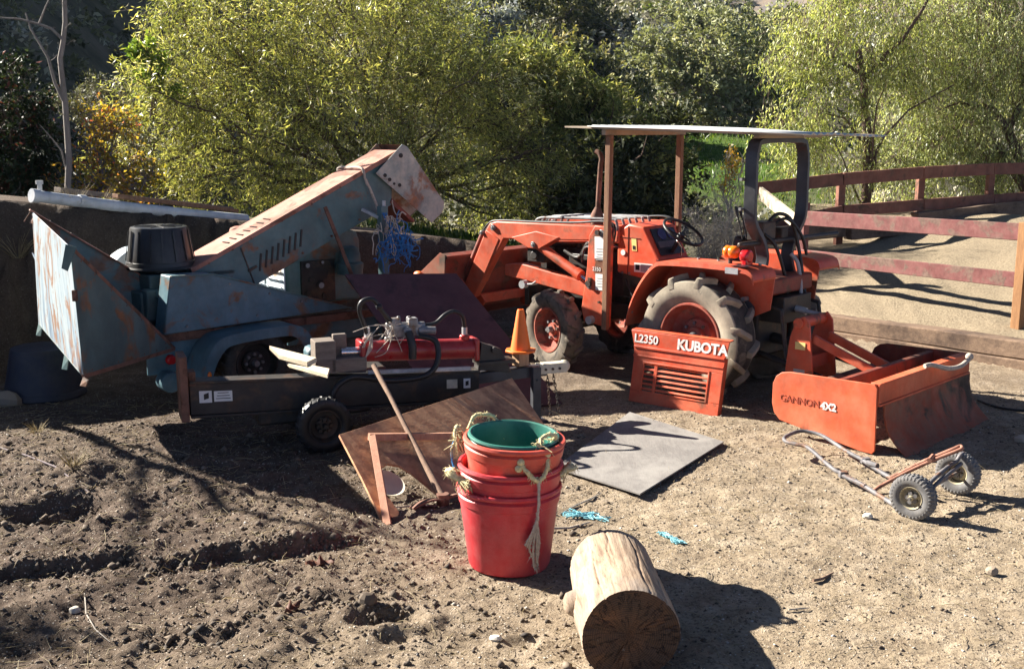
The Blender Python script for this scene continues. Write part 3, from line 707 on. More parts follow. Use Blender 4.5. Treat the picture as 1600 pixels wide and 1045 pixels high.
# oaks on the hillside
oaks = [('oak_tree', 'largest grey green oak crown above the right half of the canopy', 45, [(1050, 85, 1.7), (1110, 58, 1.9), (1160, 85, 1.9), (1192, 135, 1.5), (1100, 135, 2.1), (1045, 135, 1.4), (1150, 168, 1.8), (1205, 165, 1.0)], 'leaf_oak', (.52, .18), 1500),
        ('oak_tree', 'dark oak with yellow green tips above the left end of the canopy', 41, [(845, 85, 1.1), (880, 112, 1.4), (930, 100, 1.2), (960, 140, 1.5), (915, 165, 1.5), (990, 172, 1.2), (880, 78, .8)], 'leaf_oak_dark', (.58, .22), 1300),
        ('oak_tree', 'dark rounded oak at the top edge above the exhaust pipe', 62, [(880, 22, 2.2), (935, 42, 2.0), (975, 62, 1.6), (905, -10, 2)], 'leaf_oak_dark', (.48, .2), 700),
        ('oak_tree', 'dark green oak on the hill above the top of the willow bush', 60, [(720, 15, 2.2), (780, 0, 2.2), (680, 30, 1.7), (820, 40, 1.7)], 'leaf_oak_dark', (.45, .2), 700),
        ('sage_bush', 'pale blue grey sagebrush on the hill right of the willow top', 47, [(755, 48, 1.1), (790, 62, .9), (728, 66, .8), (775, 30, .8)], 'leaf_sage', (.6, .2), 520),
        ('pale_bush', 'small bright lime green bush on the hill crest', 75, [(1030, 20, 1.3), (1046, 30, 1.0)], 'leaf_bright', (.6, .2), 260),
        ('oak_tree', 'hazy grey green oak low on the hill right of the lime green bush', 70, [(1100, 36, 1.2), (1075, 42, 1.2), (1135, 46, 1.3)], 'leaf_oak', (.62, .15), 420),
        ('oak_tree', 'low oak beside the pepper tree under the tan hill', 60, [(1225, 62, 1.6), (1195, 60, 1.4), (1250, 90, 1.5), (1215, 100, 1.5)], 'leaf_oak', (.48, .18), 520),
        ('oak_tree', 'oak in deep shade at the back of the green meadow', 50, [(1010, 180, 1.8), (1080, 190, 2.0), (1150, 195, 1.9), (1040, 215, 1.4), (1200, 200, 1.6), (1110, 212, 1.5)], 'leaf_oak_dark', (.28, .12), 900),  # low leaf tone puts the shade beneath the big oak into the colour
        ('sage_bush', 'grey brown brush patch on the hill between oak crowns', 58, [(985, 95, 1.3), (1010, 75, 1.2), (1020, 105, 1.1)], 'leaf_sage', (.4, .2), 420)]
for k, (nm, lb, D, lob, lf, tn, tw) in enumerate(oaks):
    L = lobes_px(lob, D); c = np.mean([l[0] for l in L], 0); b = (c[0], c[1]+.5, gz(c[0], c[1]+.5)-.3); sz = .0036*D+.05
    tree(nm, lb, 'bush' if 'bush' in nm else 'tree', b, L, lf, 'bark_grey', 40+k, tw, 9, sz, sz*.5, sz*2.0, .02*D/3, .0, group=None, tone=tn, rtwig=.012)

# pepper trees by the back fence
p1 = lobes_px([(1300, 60, .75), (1255, 70, .45), (1225, 100, .33), (1265, 115, .4), (1290, 15, .6), (1370, 28, 1.0), (1310, 105, .6), (1290, 165, .5), (1225, 195, .45), (1260, 205, .5),
               (1335, 215, .5), (1390, 120, .8), (1240, 265, .5), (1370, 265, .55), (1430, 60, .8), (1290, 250, .5), (1200, 215, .3), (1330, -25, .8)], 17.6)
tp = [([at(1352, 330, 17.6), at(1355, 280, 17.6), at(1357, 235, 17.6), at(1352, 180, 17.6), at(1350, 130, 17.6), at(1343, 95, 17.6), at(1341, 80, 17.6)], .085, .05),
      ([at(1350, 125, 17.6), at(1385, 85, 17.5), at(1412, 60, 17.4), at(1440, 18, 17.4), at(1455, -10, 17.4)], .045, .018),
      ([at(1362, 300, 17.6), at(1368, 240, 17.5), at(1380, 215, 17.4), at(1420, 172, 17.3), at(1490, 133, 17.3)], .032, .010),
      ([at(1362, 300, 17.6), at(1364, 215, 17.4), at(1370, 165, 17.3), at(1385, 130, 17.2)], .022, .008),
      ([at(1357, 235, 17.6), at(1320, 185, 17.6), at(1290, 178, 17.6)], .025, .008), ([at(1350, 120, 17.6), at(1310, 92, 17.6), at(1270, 84, 17.5), at(1240, 98, 17.5)], .03, .006),
      ([at(1350, 330, 17.6), at(1330, 285, 17.5), at(1318, 250, 17.4), at(1300, 215, 17.4)], .02, .006)]
g0 = at(1352, 330, 17.6)
tree('pepper_tree', 'feathery yellow green pepper tree with a dark forked trunk behind the rail fence', 'tree', (g0.x, g0.y, gz(g0.x, g0.y)), p1, 'leaf_pepper', 'bark_brown', 31, 1750, 12, .085, .018, .32, .05, .9, clump=.22, trunk_pts=tp, branches=False, tone=(.52, .18), outw=.45)
p2 = lobes_px([(1450, 170, .9), (1490, 40, .9), (1520, 110, 1.1), (1560, 30, 1.0), (1590, 120, 1.1), (1500, 215, .75), (1560, 215, .9), (1620, 60, 1.0), (1620, 190, 1.1), (1460, 250, .65), (1540, 270, .6), (1410, 250, .6),
               (1440, 110, .7), (1600, 270, .6), (1480, -20, .8), (1580, -30, .9), (1420, 190, .6), (1460, 300, .5), (1530, 300, .45), (1400, 300, .4), (1590, 310, .4)], 18.6)
tp = [([at(1610, 330, 18.4), at(1595, 250, 18.4), at(1575, 205, 18.4), at(1552, 172, 18.4), at(1535, 165, 18.4)], .11, .04), ([at(1600, 300, 18.4), at(1560, 230, 18.3), at(1545, 200, 18.3), at(1540, 175, 18.3)], .05, .02),
      ([at(1575, 205, 18.4), at(1600, 150, 18.5), at(1610, 80, 18.5), at(1600, 20, 18.5)], .06, .02), ([at(1552, 172, 18.4), at(1500, 160, 18.4), at(1460, 175, 18.3)], .03, .008)]
g0 = at(1610, 330, 18.4)
tree('pepper_tree', 'pale silvery green weeping pepper tree with a reddish leaning trunk at the right', 'tree', (g0.x, g0.y, gz(g0.x, g0.y)), p2, 'leaf_pepper_silver', 'bark_brown', 32, 3600, 13, .085, .019, .36, .05, 1.1, trunk_pts=tp, branches=False, tone=(.52, .18), outw=.4)

# left side: dark bush, autumn shrub, bare sapling, bare shrubs
lb = lobes_px([(25, 235, .6), (75, 215, .42), (0, 170, .55), (70, 265, .4), (30, 150, .4), (-30, 240, .6), (20, 285, .35)], 13.6)
g0 = at(30, 300, 13.6)
tree('evergreen_bush', 'dark glossy evergreen bush at the left edge above the bank', 'bush', (g0.x, g0.y, gz(g0.x, g0.y)), lb, 'leaf_dark', 'bark_brown', 51, 900, 12, .075, .034, .16, .05, 0, tone=(.55, .2))
au = lobes_px([(160, 225, .33), (185, 190, .25), (140, 262, .3), (200, 262, .35), (150, 195, .2), (180, 290, .3), (225, 300, .3, 12.8), (120, 285, .2)], 13.2)
g0 = at(165, 305, 13.2)
tree('autumn_shrub', 'thin shrub with yellow and orange autumn leaves beside the bare sapling', 'shrub', (g0.x, g0.y, gz(g0.x, g0.y)), au, 'leaf_autumn', 'twig_mauve', 52, 420, 8, .055, .028, .2, .03, 0, tone=(.45, .25))
gy = lobes_px([(205, 235, .32, 15), (150, 150, .4, 20), (180, 165, .45, 20), (215, 150, .4, 20), (120, 175, .4, 19)], 15)
g0 = at(170, 260, 19)
tree('sage_bush', 'dull olive scrub on the shaded slope between the sapling and the willow', 'bush', (g0.x, g0.y, gz(g0.x, g0.y)), gy, 'leaf_brush', 'bark_brown', 53, 600, 10, .07, .02, .2, .03, 0, tone=(.35, .2))
bg = lobes_px([(235, 105, .22, 16), (250, 130, .18, 16), (232, 85, .16, 16)], 16)
g0 = at(240, 200, 16)
tree('bright_shrub', 'bright green sprig of leaves at the left edge of the willow bush', 'shrub', (g0.x, g0.y, gz(g0.x, g0.y)), bg, 'leaf_bright', 'bark_brown', 54, 130, 12, .07, .03, .14, .02, 0, tone=(.65, .2))

def bare(name, label, base, stems, rng, mat, spread=.35, n2=4, n3=4, r=.006, cat='shrub'):
    t = thing(name, label, cat, base); mb = MB(); P0, P1, R = [], [], []
    for pts, ra, rb in stems:
        m = len(pts); mb.tube(pts, [ra+(rb-ra)*i/(m-1) for i in range(m)], 7)
        L = sum((V(pts[i+1])-V(pts[i])).length for i in range(m-1))
        for i in range(1, m):
            for _ in range(n2):
                a = V(pts[i-1]).lerp(V(pts[i]), rng.random()); dr = (V(pts[i])-V(pts[i-1])).normalized()
                e = a+(dr*.6+V(rng.normal(size=3))*.55).normalized()*L*spread*rng.uniform(.4, 1)
                q = kinked(a, e, rng, 3, .07); mb.tube(q, [r, r*.8, r*.6, r*.3], 4)
                for _ in range(n3):
                    b = q[rng.integers(1, 4)]; g = b+((e-a).normalized()*.5+V(rng.normal(size=3))*.5)*L*spread*.3
                    mb.tube([b, b.lerp(g, .5)+V(rng.normal(size=3))*.02, g], [r*.5, r*.4, r*.2], 3)
    mb.build('stem', mat, t, smooth=60); return t
rg = np.random.default_rng(77)
D = 12.0; g0 = at(106, 294, D)
bare('bare_sapling', 'tall leafless sapling with a pale kinked trunk on the bank crest', (g0.x, g0.y, gz(g0.x, g0.y)),
     [([at(106, 300, D), at(108, 250, D), at(105, 205, D), at(102, 160, D), at(97, 120, D), at(94, 92, D), at(99, 65, D), at(102, 35, D), at(101, 0, D), at(102, -50, D), at(98, -110, D)], .036, .022),
      ([at(105, 270, D), at(96, 235, D), at(80, 215, D), at(62, 195, D)], .012, .004), ([at(103, 165, D), at(86, 130, D), at(75, 90, D), at(48, 45, D), at(40, 20, D)], .022, .008),
      ([at(98, 62, D), at(80, 45, D), at(60, 38, D), at(30, 30, D), at(0, 28, D)], .018, .007), ([at(60, 40, D), at(72, 10, D), at(85, -20, D)], .012, .005)], rg, 'bark_grey', .10, 1, 2, .005, 'tree')
def twiggy(name, label, px, py, D, h, n, mat, seed, lean=.8, r=.006):
    r_ = np.random.default_rng(seed); g = at(px, py, D); z = gz(g.x, g.y); b = V((g.x, g.y, z)); st = []
    for k in range(n):
        a = r_.uniform(0, 2*PI); s = r_.uniform(.1, lean); e = b+V((math.cos(a)*s*h, math.sin(a)*s*h*.7, h*r_.uniform(.55, 1)))
        st.append((kinked(b+V((r_.normal()*.06*h, 0, 0)), e, r_, 5, .04), r, r*.35))
    return bare(name, label, b, st, r_, mat, .3, 3, 3, r*.55)
twiggy('bare_shrub', 'leafless grey shrub on the dark slope above the autumn leaves', 178, 108, 25, 2.0, 26, 'twig_mauve', 1, .9, .014)
twiggy('bare_shrub', 'leafless mauve brushwood at the left edge on the dark slope', 30, 125, 24, 1.7, 26, 'twig_mauve', 2, 1.1, .013)
twiggy('dry_shrub', 'dry white twiggy shrub behind the steering wheel', 1112, 420, 14.4, .95, 42, 'twig_white', 3, .75, .006)
twiggy('dry_shrub', 'bare grey twigs standing up between the canopy post and the roll bar', 1148, 330, 15.6, 1.35, 14, 'twig_white', 4, .4, .006)
yl = lobes_px([(1132, 262, .12), (1145, 285, .15), (1128, 290, .1), (1160, 250, .1), (1140, 240, .08)], 15.4); g0 = at(1142, 340, 15.4)
tree('autumn_shrub', 'few yellow leaves clinging to thin twigs left of the roll bar', 'shrub', (g0.x, g0.y, gz(g0.x, g0.y)), yl, 'leaf_autumn', 'twig_white', 55, 60, 5, .055, .03, .14, .015, 0, tone=(.45, .15))

# chaparral on the hills: one mass nobody could count
rng = np.random.default_rng(91); parts = []
def clumps(n, xlo, xhi, ylo, yhi, size, per, tone, seed):
    r = np.random.default_rng(seed); y = np.sqrt(r.uniform(ylo**2, yhi**2, n)); x = r.uniform(xlo, xhi, n)*y; z = terrain(x, y)
    gm = ((x-6.6)/4.4)**2+((y-37)/9)**2 > 1; x, y, z = x[gm], y[gm], z[gm]; n = len(x)
    s = size*(y/50)**.5*r.uniform(.6, 1.6, n); tn = np.clip(r.normal(tone, .24, n), 0, 1)
    nr = unit(r.normal(size=(n, per, 3))); nr[..., 2] = np.abs(nr[..., 2])*.9
    pos = np.stack([x, y, z], -1)[:, None]+nr*s[:, None, None]*np.array([1.25, 1.25, 1.0])*r.uniform(.55, 1.05, (n, per, 1))
    L = (.07+.0042*y)[:, None]*r.uniform(.6, 1.4, (n, per))
    return leaves(pos.reshape(-1, 3), (nr+r.normal(size=nr.shape)*.6).reshape(-1, 3), L.reshape(-1), L.reshape(-1)*.5, np.clip(tn[:, None]+r.normal(0, .1, (n, per)), 0, 1).reshape(-1), r)
parts.append(clumps(620, -.30, .56, 44, 120, 1.5, 85, .5, 1))
parts.append(clumps(260, -.56, -.20, 20, 62, .8, 80, .22, 2))
parts.append(clumps(150, -.30, .20, 20, 44, .8, 80, .25, 3))
parts.append(clumps(220, .10, .58, 20, 60, .8, 80, .55, 4))
vv, ff, tt = cat_mesh(parts); hb = mesh_np('chaparral', vv, ff, 'leaf_brush', tone=tt); tag(hb, kind='stuff')
r = np.random.default_rng(5); n = 420; y = np.sqrt(r.uniform(170**2, 400**2, n)); x = r.uniform(-.05, .56, n)*y
z = -6+.30*(y-165)+7*fbm(x*.012, y*.012, 4, 40)+.05*np.maximum(x-60, 0); per = 40; s = r.uniform(1, 3, n)
nr = unit(r.normal(size=(n, per, 3))); nr[..., 2] = np.abs(nr[..., 2])
pos = np.stack([x, y, z], -1)[:, None]+nr*s[:, None, None]
vv, ff, tt = leaves(pos.reshape(-1, 3), (nr+r.normal(size=nr.shape)*.5).reshape(-1, 3), np.full(n*per, 1.2), np.full(n*per, .7), np.clip(np.repeat(r.normal(.6, .2, n), per), 0, 1), r)
tag(mesh_np('hill_brush', vv, ff, 'leaf_brush', tone=tt), kind='stuff')

# green grass: meadow in the valley and behind the bank
r = np.random.default_rng(8); n = 9000; x = r.normal(-.8, 2.2, n); y = r.uniform(12.6, 18, n); bd_ = (x-BK0[0])*BKN[0]+(y-BK0[1])*BKN[1]; ok = (bd_ > 1.5) & (x < 2.6) & (x > -2.0); x, y = x[ok], y[ok]
n2 = 5000; x = np.concatenate([x, r.normal(6.6, 2.4, n2)]); y = np.concatenate([y, r.uniform(27, 46, n2)]); z = terrain(x, y); n = len(x)
hh = np.where(y > 20, .22, .16)*r.uniform(.5, 1.3, n); d = np.stack([r.normal(0, .35, n), r.normal(0, .35, n), np.ones(n)], -1)
vv, ff, tt = leaves(np.stack([x, y, z+hh*.4], -1), d, hh, hh*.14, r.random(n), r)
tag(mesh_np('grass', vv, ff, 'grass_blade', tone=tt), kind='stuff')

# leaning bare tree on the bank just left of the frame: its branches throw the long thin shadows
rg = np.random.default_rng(12); b = V((-6.3, 9.6, gz(-6.3, 9.6)))
t = bare('bare_tree', 'leaning bare tree on the bank beyond the left edge with unseen leaf clumps added for shade', b,
     [(kinked(b, V((-7.6, 9.1, 4.4)), rg, 6, .02), .07, .03), (kinked(V((-6.8, 9.4, 2.6)), V((-6.3, 8.7, 4.3)), rg, 5, .03), .03, .012), (kinked(V((-7.0, 9.3, 3.2)), V((-8.3, 8.3, 4.2)), rg, 5, .03), .03, .012)], rg, 'bark_grey', .12, 1, 2, .006, 'tree')
lf = [(np.array([-7.15, 6.9, 2.9]), (.35, .35, .3)), (np.array([-7.4, 7.4, 3.2]), (.3, .3, .25))]  # unseen leaf clumps added beside the tree to shade the lower left corner
(lv, lff, lt), (sv, sf, _) = foliage(np.random.default_rng(3), lf, 170, 12, .08, .03, .2)
mesh_np('crown', lv, lff, 'leaf_dark', tone=lt, parent=t); mesh_np('twigs', sv, sf, 'bark_grey', parent=t)

# ------------------------------------------------------------------ fences, timbers, pipe and planks
def P3(px, py, D): return at(px, py, D)
ft = thing('rail_fence', 'red painted two rail fence along the near side of the sandy arena', 'fence', (5.08, 10.77, .3))
nr_, fr_ = V((5.08, 10.77, 0)), V((3.53, 13.2, 0)); du = (fr_-nr_).normalized(); nrm = V((-du.y, du.x, 0))
if nrm.y > 0: nrm = -nrm
def post(mb, x, y, z0, z1, w, d, ang): mb.box((x, y, (z0+z1)/2), (w, d, z1-z0), Matrix.Rotation(ang, 3, 'Z'))
ang = math.atan2(du.y, du.x)
m = MB(); post(m, 5.08, 10.77, .2, 1.36, .10, .09, ang); m.build('post', 'wood_fence_raw', ft, bevel=.006)
m = MB(); post(m, 3.53, 13.2, .2, 1.40, .11, .09, ang); m.build('post', 'fence_red', ft, bevel=.006)
ext = nr_-du*2.9
for z0, z1, h in ((1.28, 1.22, .17), (.80, .76, .155)):
    a = fr_-du*.02+nrm*.07+V((0, 0, z1)); b = nr_+du*.055+V((0, 0, z0-.02)); c = nr_-du*.055+V((0, 0, z0-.02))
    m = MB(); m.beam(a, b+nrm*.0, .045, h); m.jitter(.006, 3, 1); m.build('rail', 'fence_red', ft, bevel=.006)
    m = MB(); m.beam(c, ext+V((0, 0, z0+.02)), .045, h); m.build('rail', 'fence_red', ft, bevel=.006)
m = MB(); post(m, ext.x, ext.y, .2, 1.4, .1, .09, ang); m.build('post', 'fence_red', ft, bevel=.006)

fb = thing('rail_fence', 'brown two rail fence across the back of the arena under the pepper trees', 'fence', (4.6, 15.2, .6))
bp = [(1172, 15.0), (1317, 15.1), (1442, 15.7), (1552, 16.4), (1668, 17.0)]
tops = [at(1172, 296, 15.0), at(1317, 280, 15.1), at(1442, 270, 15.7), at(1552, 264, 16.4), at(1668, 262, 17.0)]
lows = [at(1172, 358, 15.0), at(1317, 330, 15.1), at(1442, 320, 15.7), at(1552, 312, 16.4), at(1668, 304, 17.0)]
for k, tp_ in enumerate(tops):
    m = MB(); zb = gz(tp_.x, tp_.y)-.2
    post(m, tp_.x, tp_.y+.07, min(zb, tp_.z-.95), tp_.z+.03, .10, .09, .2); m.build('post', 'wood_fence_raw' if k == 0 else 'fence_brown', fb, bevel=.006)
for row, h in ((tops, .17), (lows, .16)):
    for k in range(4):
        a, b = row[k], row[k+1]; m = MB(); m.beam(a.lerp(b, .004), a.lerp(b, .998), .045, h); m.build('rail', 'fence_brown', fb, bevel=.006)
fs = thing('fence_rail', 'weathered pale peeling rail joining the back corner post to the near fence post', 'rail', (3.4, 14, .6))
m = MB(); m.beam(at(1188, 302, 14.8), at(1243, 346, 13.32), .05, .17); m.jitter(.008, 4, 2); m.build('rail', 'wood_pale', fs, bevel=.006)

def tie(p0, p1, w, h, label, seed, name='railroad_tie'):
    p0, p1 = V(p0), V(p1); m = MB(); n = 14
    for k in range(n): m.beam(p0.lerp(p1, k/n), p0.lerp(p1, (k+1)/n), w, h)
    bm_v = {}; vs, fs = [], []
    for f in m.f:
        g = []
        for i in f:
            key = tuple(round(c, 3) for c in m.v[i]); g.append(bm_v.setdefault(key, len(bm_v)))
            if g[-1] == len(vs): vs.append(m.v[i])
        fs.append(g)
    seen = {}
    for f in fs: seen.setdefault(tuple(sorted(f)), []).append(f)
    q = MB(); q.add(vs, [x[0] for x in seen.values() if len(x) == 1]); q.jitter(.012, 2.6, seed)
    o = q.build(name, 'wood_tie', None, (p0+p1)/2, bevel=.012); tag(o, label, 'timber')
TA = V((4.80, 10.25, 0)); TU = V((-.62, .78, 0)); TN = V((.78, .62, 0))
tie(TA-TU*3.0+TN*.11+V((0, 0, .225)), TA+TU*4.6+TN*.11+V((0, 0, .125)), .22, .17, 'upper weathered railroad tie edging the front of the arena', 1)
tie(TA-TU*3.0+TN*.09+V((0, 0, .055)), TA+TU*4.6+TN*.09+V((0, 0, -.045)), .22, .165, 'lower half buried railroad tie under the arena front edge', 2)
tie(at(1165, 372, 14.7), at(1318, 357, 14.85), .16, .22, 'short timber edging along the back left corner of the arena', 3)
tie(at(1325, 362, 14.9), at(1432, 352, 15.4), .16, .22, 'middle timber edging below the brown back fence', 4)
tie(at(1428, 343, 15.5), at(1660, 318, 16.6), .16, .2, 'long timber edging at the right of the back fence', 5)

# pipe and planks on the bank crest
def on_bank(s, d, dz): p = BK0+BKU*s+BKN*d; return V((p[0], p[1], float(bank_h(s))+dz))
pa, pb = at(52, 306, 10.25), at(385, 343, 12.1); m = MB()
q = [pa.lerp(pb, k/8)+V((0, 0, -.012*math.sin(PI*k/8))) for k in range(9)]
m.tube(q, .056, 16); po = m.build('pipe', 'pvc', None, pa, smooth=50); tag(po, 'long white plastic pipe lying along the crest of the bank', 'pipe')
d = (pb-pa).normalized(); m = MB(); m.tube([pa+d*.45, pa+d*.52], .062, 16); m.build('coupling', 'pvc', po, smooth=50)
m = MB(); m.tube([pa-d*.02, pa+d*.05], .066, 16); m.build('end_cap', 'pvc', po, smooth=50)
def plank(a, b, w, h, mat, label):
    m = MB(); m.beam(a, b, w, h); m.jitter(.004, 3, 4); o = m.build('plank', mat, None, (a+b)/2, bevel=.004); tag(o, label, 'plank')
plank(at(90, 297, 10.7), at(360, 327, 12.4), .12, .05, 'wood_weathered', 'grey weathered plank lying behind the white pipe on the bank')
plank(at(180, 306, 10.95), at(368, 330, 12.2), .10, .04, 'wood_post', 'thin brown plank between the white pipe and the grey plank')
plank(at(505, 352, 12.8), at(745, 383, 14.2), .14, .06, 'wood_weathered', 'grey beam lying on the bank between the chute and the loader')
m = MB(); a = at(63, 303, 10.4); m.cyl(a+V((0, 0, -.03)), a+V((0, 0, .10)), .022, .022, 12); m.cyl(a+V((0, 0, .09)), a+V((0, 0, .125)), .034, .034, 12)
o = m.build('pipe_stub', 'galvanised', None, a); tag(o, 'short upright pipe fitting behind the end of the white pipe', 'pipe fitting')

# ------------------------------------------------------------------ shared builders
def smoothp(pts, n=6):
    pts = [V(p) for p in pts]; out = []
    for i in range(len(pts)-1):
        p0, p1, p2, p3 = pts[max(i-1, 0)], pts[i], pts[i+1], pts[min(i+2, len(pts)-1)]
        for k in range(n):
            t = k/n; out.append(.5*((2*p1)+(p2-p0)*t+(2*p0-5*p1+4*p2-p3)*t*t+(3*p1-p0-3*p2+p3)*t**3))
    return out+[pts[-1]]
def ribbon(mb, path, wv, th):          # flat bar bent along a path; wv = half width vector
    wv = V(wv); m = len(path); vs = []
    for i, p in enumerate(path):
        t = (path[min(i+1, m-1)]-path[max(i-1, 0)]).normalized(); n = t.cross(wv.normalized()).normalized()*th/2
        vs += [p-wv-n, p+wv-n, p+wv+n, p-wv+n]
    fs = [(i*4+k, i*4+(k+1) % 4, i*4+4+(k+1) % 4, i*4+4+k) for i in range(m-1) for k in range(4)]
    mb.add(vs, fs+[(3, 2, 1, 0), tuple(range(m*4-4, m*4))])
def empty_part(name, parent):
    o = bpy.data.objects.new(name, None); C.objects.link(o); o.parent = parent; o.empty_display_size = .05; return o
def wheel(parent, T, c, side, R, W, rr, nl, tmat, rmat, lug=.035, yaw=0., name='wheel', dish=None, hubmat='grey_steel', spin=0., bolts=8):
    M = T @ Matrix.Translation(V(c)) @ Matrix.Rotation(yaw, 4, 'Z') @ Matrix.Rotation(-side*PI/2, 4, 'X') @ Matrix.Rotation(spin, 4, 'Z')
    w = empty_part(name, parent); h = R-rr; Rb = R-lug
    m = MB(M)
    half = [(rr, .36), (rr+.10*h, .43), (rr+.32*h, .50), (rr+.55*h, .505), (rr+.74*h, .47), (Rb-.10*h*.5, .42), (Rb, .28), (Rb+.002, .1)]
    prof = [(r, z*W) for r, z in half]+[(r, -z*W) for r, z in half[::-1]]
    m.lathe(prof, n=64, closed=True)
    m.k = [1 if 5 <= (q % 16) <= 9 else 0 for q in range(len(m.f))]
    def rc(z): 
        z = abs(z)/W
        return float(np.interp(z, [0, .28, .42, .47], [Rb, Rb, Rb-.05*h, rr+.74*h]))
    for k in range(nl*2):
        s = 1 if k % 2 else -1; a0 = 2*PI*k/(nl*2); vs = []; st = [(0.0, 0, 1), (.16, .05, 1), (.34, .12, .99), (.46, .17, .94), (.512, .20, .70)]
        da = 2*PI/nl*.36/.5; tw = .020/R*1.15*(R/.54)**.5*(1.0 if nl < 20 else .6)
        for zz, t, hh in st:
            z = s*max(zz, .015)*W; a = a0+t*da*2.1; rb = rc(z)-.012; rt = rb+.012+lug*(hh if hh > .9 else .55) if hh > .8 else rr+.62*h+lug*.5
            if hh <= .8: rb = rr+.55*h
            for (da_, r_) in ((-tw*1.5, rb), (tw*1.5, rb), (tw, rt), (-tw, rt)):
                vs.append(V((r_*math.cos(a+da_), r_*math.sin(a+da_), z)))
        n = len(st); fs = [(i*4+q, i*4+(q+1) % 4, i*4+4+(q+1) % 4, i*4+4+q) for i in range(n-1) for q in range(4)]+[(3, 2, 1, 0), tuple(range(n*4-4, n*4))]
        m.add(vs, fs)
    m.build('tyre', [tmat, 'tyre_dark' if tmat == 'tyre_dirt' else tmat], w, smooth=40, bevel=.004, seg=1)
    m = MB(M); d = dish or [(1.03, .37), (1.0, .43), (.95, .43), (.92, .34), (.90, .12), (.84, .02), (.55, -.06), (.50, .04), (.42, .06), (.30, .06), (.27, .16), (.0, .17)]
    m.lathe([(max(r*rr, 1e-4), z*W) for r, z in d], n=48)
    m.lathe([(rr*1.02, -.40*W), (rr*.93, -.36*W), (rr*.90, .12*W)], n=48)
    m.build('rim', rmat, w, smooth=40)
    m = MB(M)
    for k in range(bolts):
        a = 2*PI*k/bolts; m.cyl((rr*.40*math.cos(a), rr*.40*math.sin(a), .05*W), (rr*.40*math.cos(a), rr*.40*math.sin(a), .05*W+.025), .014, .014, 6)
    m.cyl((0, 0, .15*W), (0, 0, .15*W+.045), rr*.16, rr*.13, 16)
    m.build('hub', hubmat, w); return w
def decal(mb, c, ex, ey, w, h, th=.002): # thin plate centred at c
    ex, ey = V(ex).normalized(), V(ey).normalized(); n = ex.cross(ey); c = V(c)
    q = [c+ex*(i*w/2)+ey*(j*h/2) for i, j in ((-1, -1), (1, -1), (1, 1), (-1, 1))]; mb.prism(q, n*th)

# ------------------------------------------------------------------ tractor (x forward, y to its left = towards the camera)
RZ = math.atan2(.694, -.72)
tr = thing('tractor', 'dusty orange farm tractor with front loader, black roll bar and flat wooden sun canopy', 'tractor', (1.96, 9.5, 0), RZ)
T = ROOT[tr.name]
def tp(name, mat, fn, bevel=.006, smooth=35, parent=None):
    m = MB(T); fn(m); return m.build(name, mat, parent or tr, bevel=bevel, smooth=smooth)
# running gear
wheel(tr, T, (0, .55, .53), 1, .545, .30, .30, 11, 'tyre_dirt', 'rim_red', .05, spin=.1)
wheel(tr, T, (0, -.55, .53), -1, .54, .30, .30, 11, 'tyre_dirt', 'rim_red', .04)
wheel(tr, T, (1.66, .52, .38), 1, .385, .20, .215, 13, 'tyre_brown', 'rim_red', .030, yaw=-.22, spin=.2, bolts=6)
wheel(tr, T, (1.66, -.52, .38), -1, .385, .20, .215, 13, 'tyre_dark', 'rim_red', .030, yaw=-.22, bolts=6)
def f(m):
    m.box((.35, 0, .62), (1.35, .38, .42)); m.box((-.15, 0, .6), (.5, .5, .5)); m.cyl((0, .40, .53), (0, -.40, .53), .13, None, 20)
    m.cyl((.75, .2, .55), (.75, .34, .55), .12, None, 16); m.box((.55, .27, .5), (.5, .16, .16))
tp('transmission', 'black_metal', f, .02)
def f(m):
    m.box((1.55, 0, .92), (.85, .30, .42)); m.box((1.5, .17, .98), (.5, .08, .2)); m.cyl((1.35, .2, 1.0), (1.35, .27, 1.0), .07, None, 16); m.cyl((1.65, .2, .85), (1.65, .29, .85), .055, None, 14)
    m.tube(smoothp([(1.3, .2, 1.15), (1.45, .27, 1.2), (1.6, .24, 1.05), (1.8, .22, 1.1)]), .018); m.tube(smoothp([(1.25, .22, .75), (1.5, .28, .9), (1.75, .22, .8)]), .014)
    for k in range(4): m.cyl((1.3+.13*k, .13, 1.13), (1.3+.13*k, .13, 1.2), .03, None, 10)
tp('engine', 'black_metal', f, .008)
tp('air_hose', 'chrome', lambda m: m.tube(smoothp([(1.22, .25, 1.02), (1.32, .3, 1.14), (1.48, .28, 1.16), (1.55, .25, 1.02)]), .012), 0)
def f(m):
    m.beam((1.0, .2, .58), (2.25, .2, .58), .05, .14); m.beam((1.0, -.2, .58), (2.25, -.2, .58), .05, .14); m.beam((1.66, .45, .40), (1.66, -.45, .40), .1, .1); m.box((1.66, 0, .48), (.16, .2, .2)); m.beam((2.25, -.28, .62), (2.25, .28, .62), .06, .2)
    m.tube([(1.52, .4, .42), (1.5, -.4, .42)], .014)
tp('front_axle', 'black_metal', f, .01)
def f(m):
    m.hexa([V((1.10, y, z)) for y, z in ((-.27, 1.22), (.27, 1.22), (.25, 1.36), (.18, 1.39), (-.18, 1.39), (-.25, 1.36))],
           [V((2.12, y, z)) for y, z in ((-.26, 1.16), (.26, 1.16), (.24, 1.31), (.17, 1.34), (-.17, 1.34), (-.24, 1.31))])
tp('hood', 'tractor_orange', f, .02)
tp('radiator_grille', 'black_metal', lambda m: (m.box((2.06, 0, .95), (.08, .46, .44)), [m.box((2.105, 0, .78+.05*k), (.02, .42, .02)) for k in range(8)]), .004)
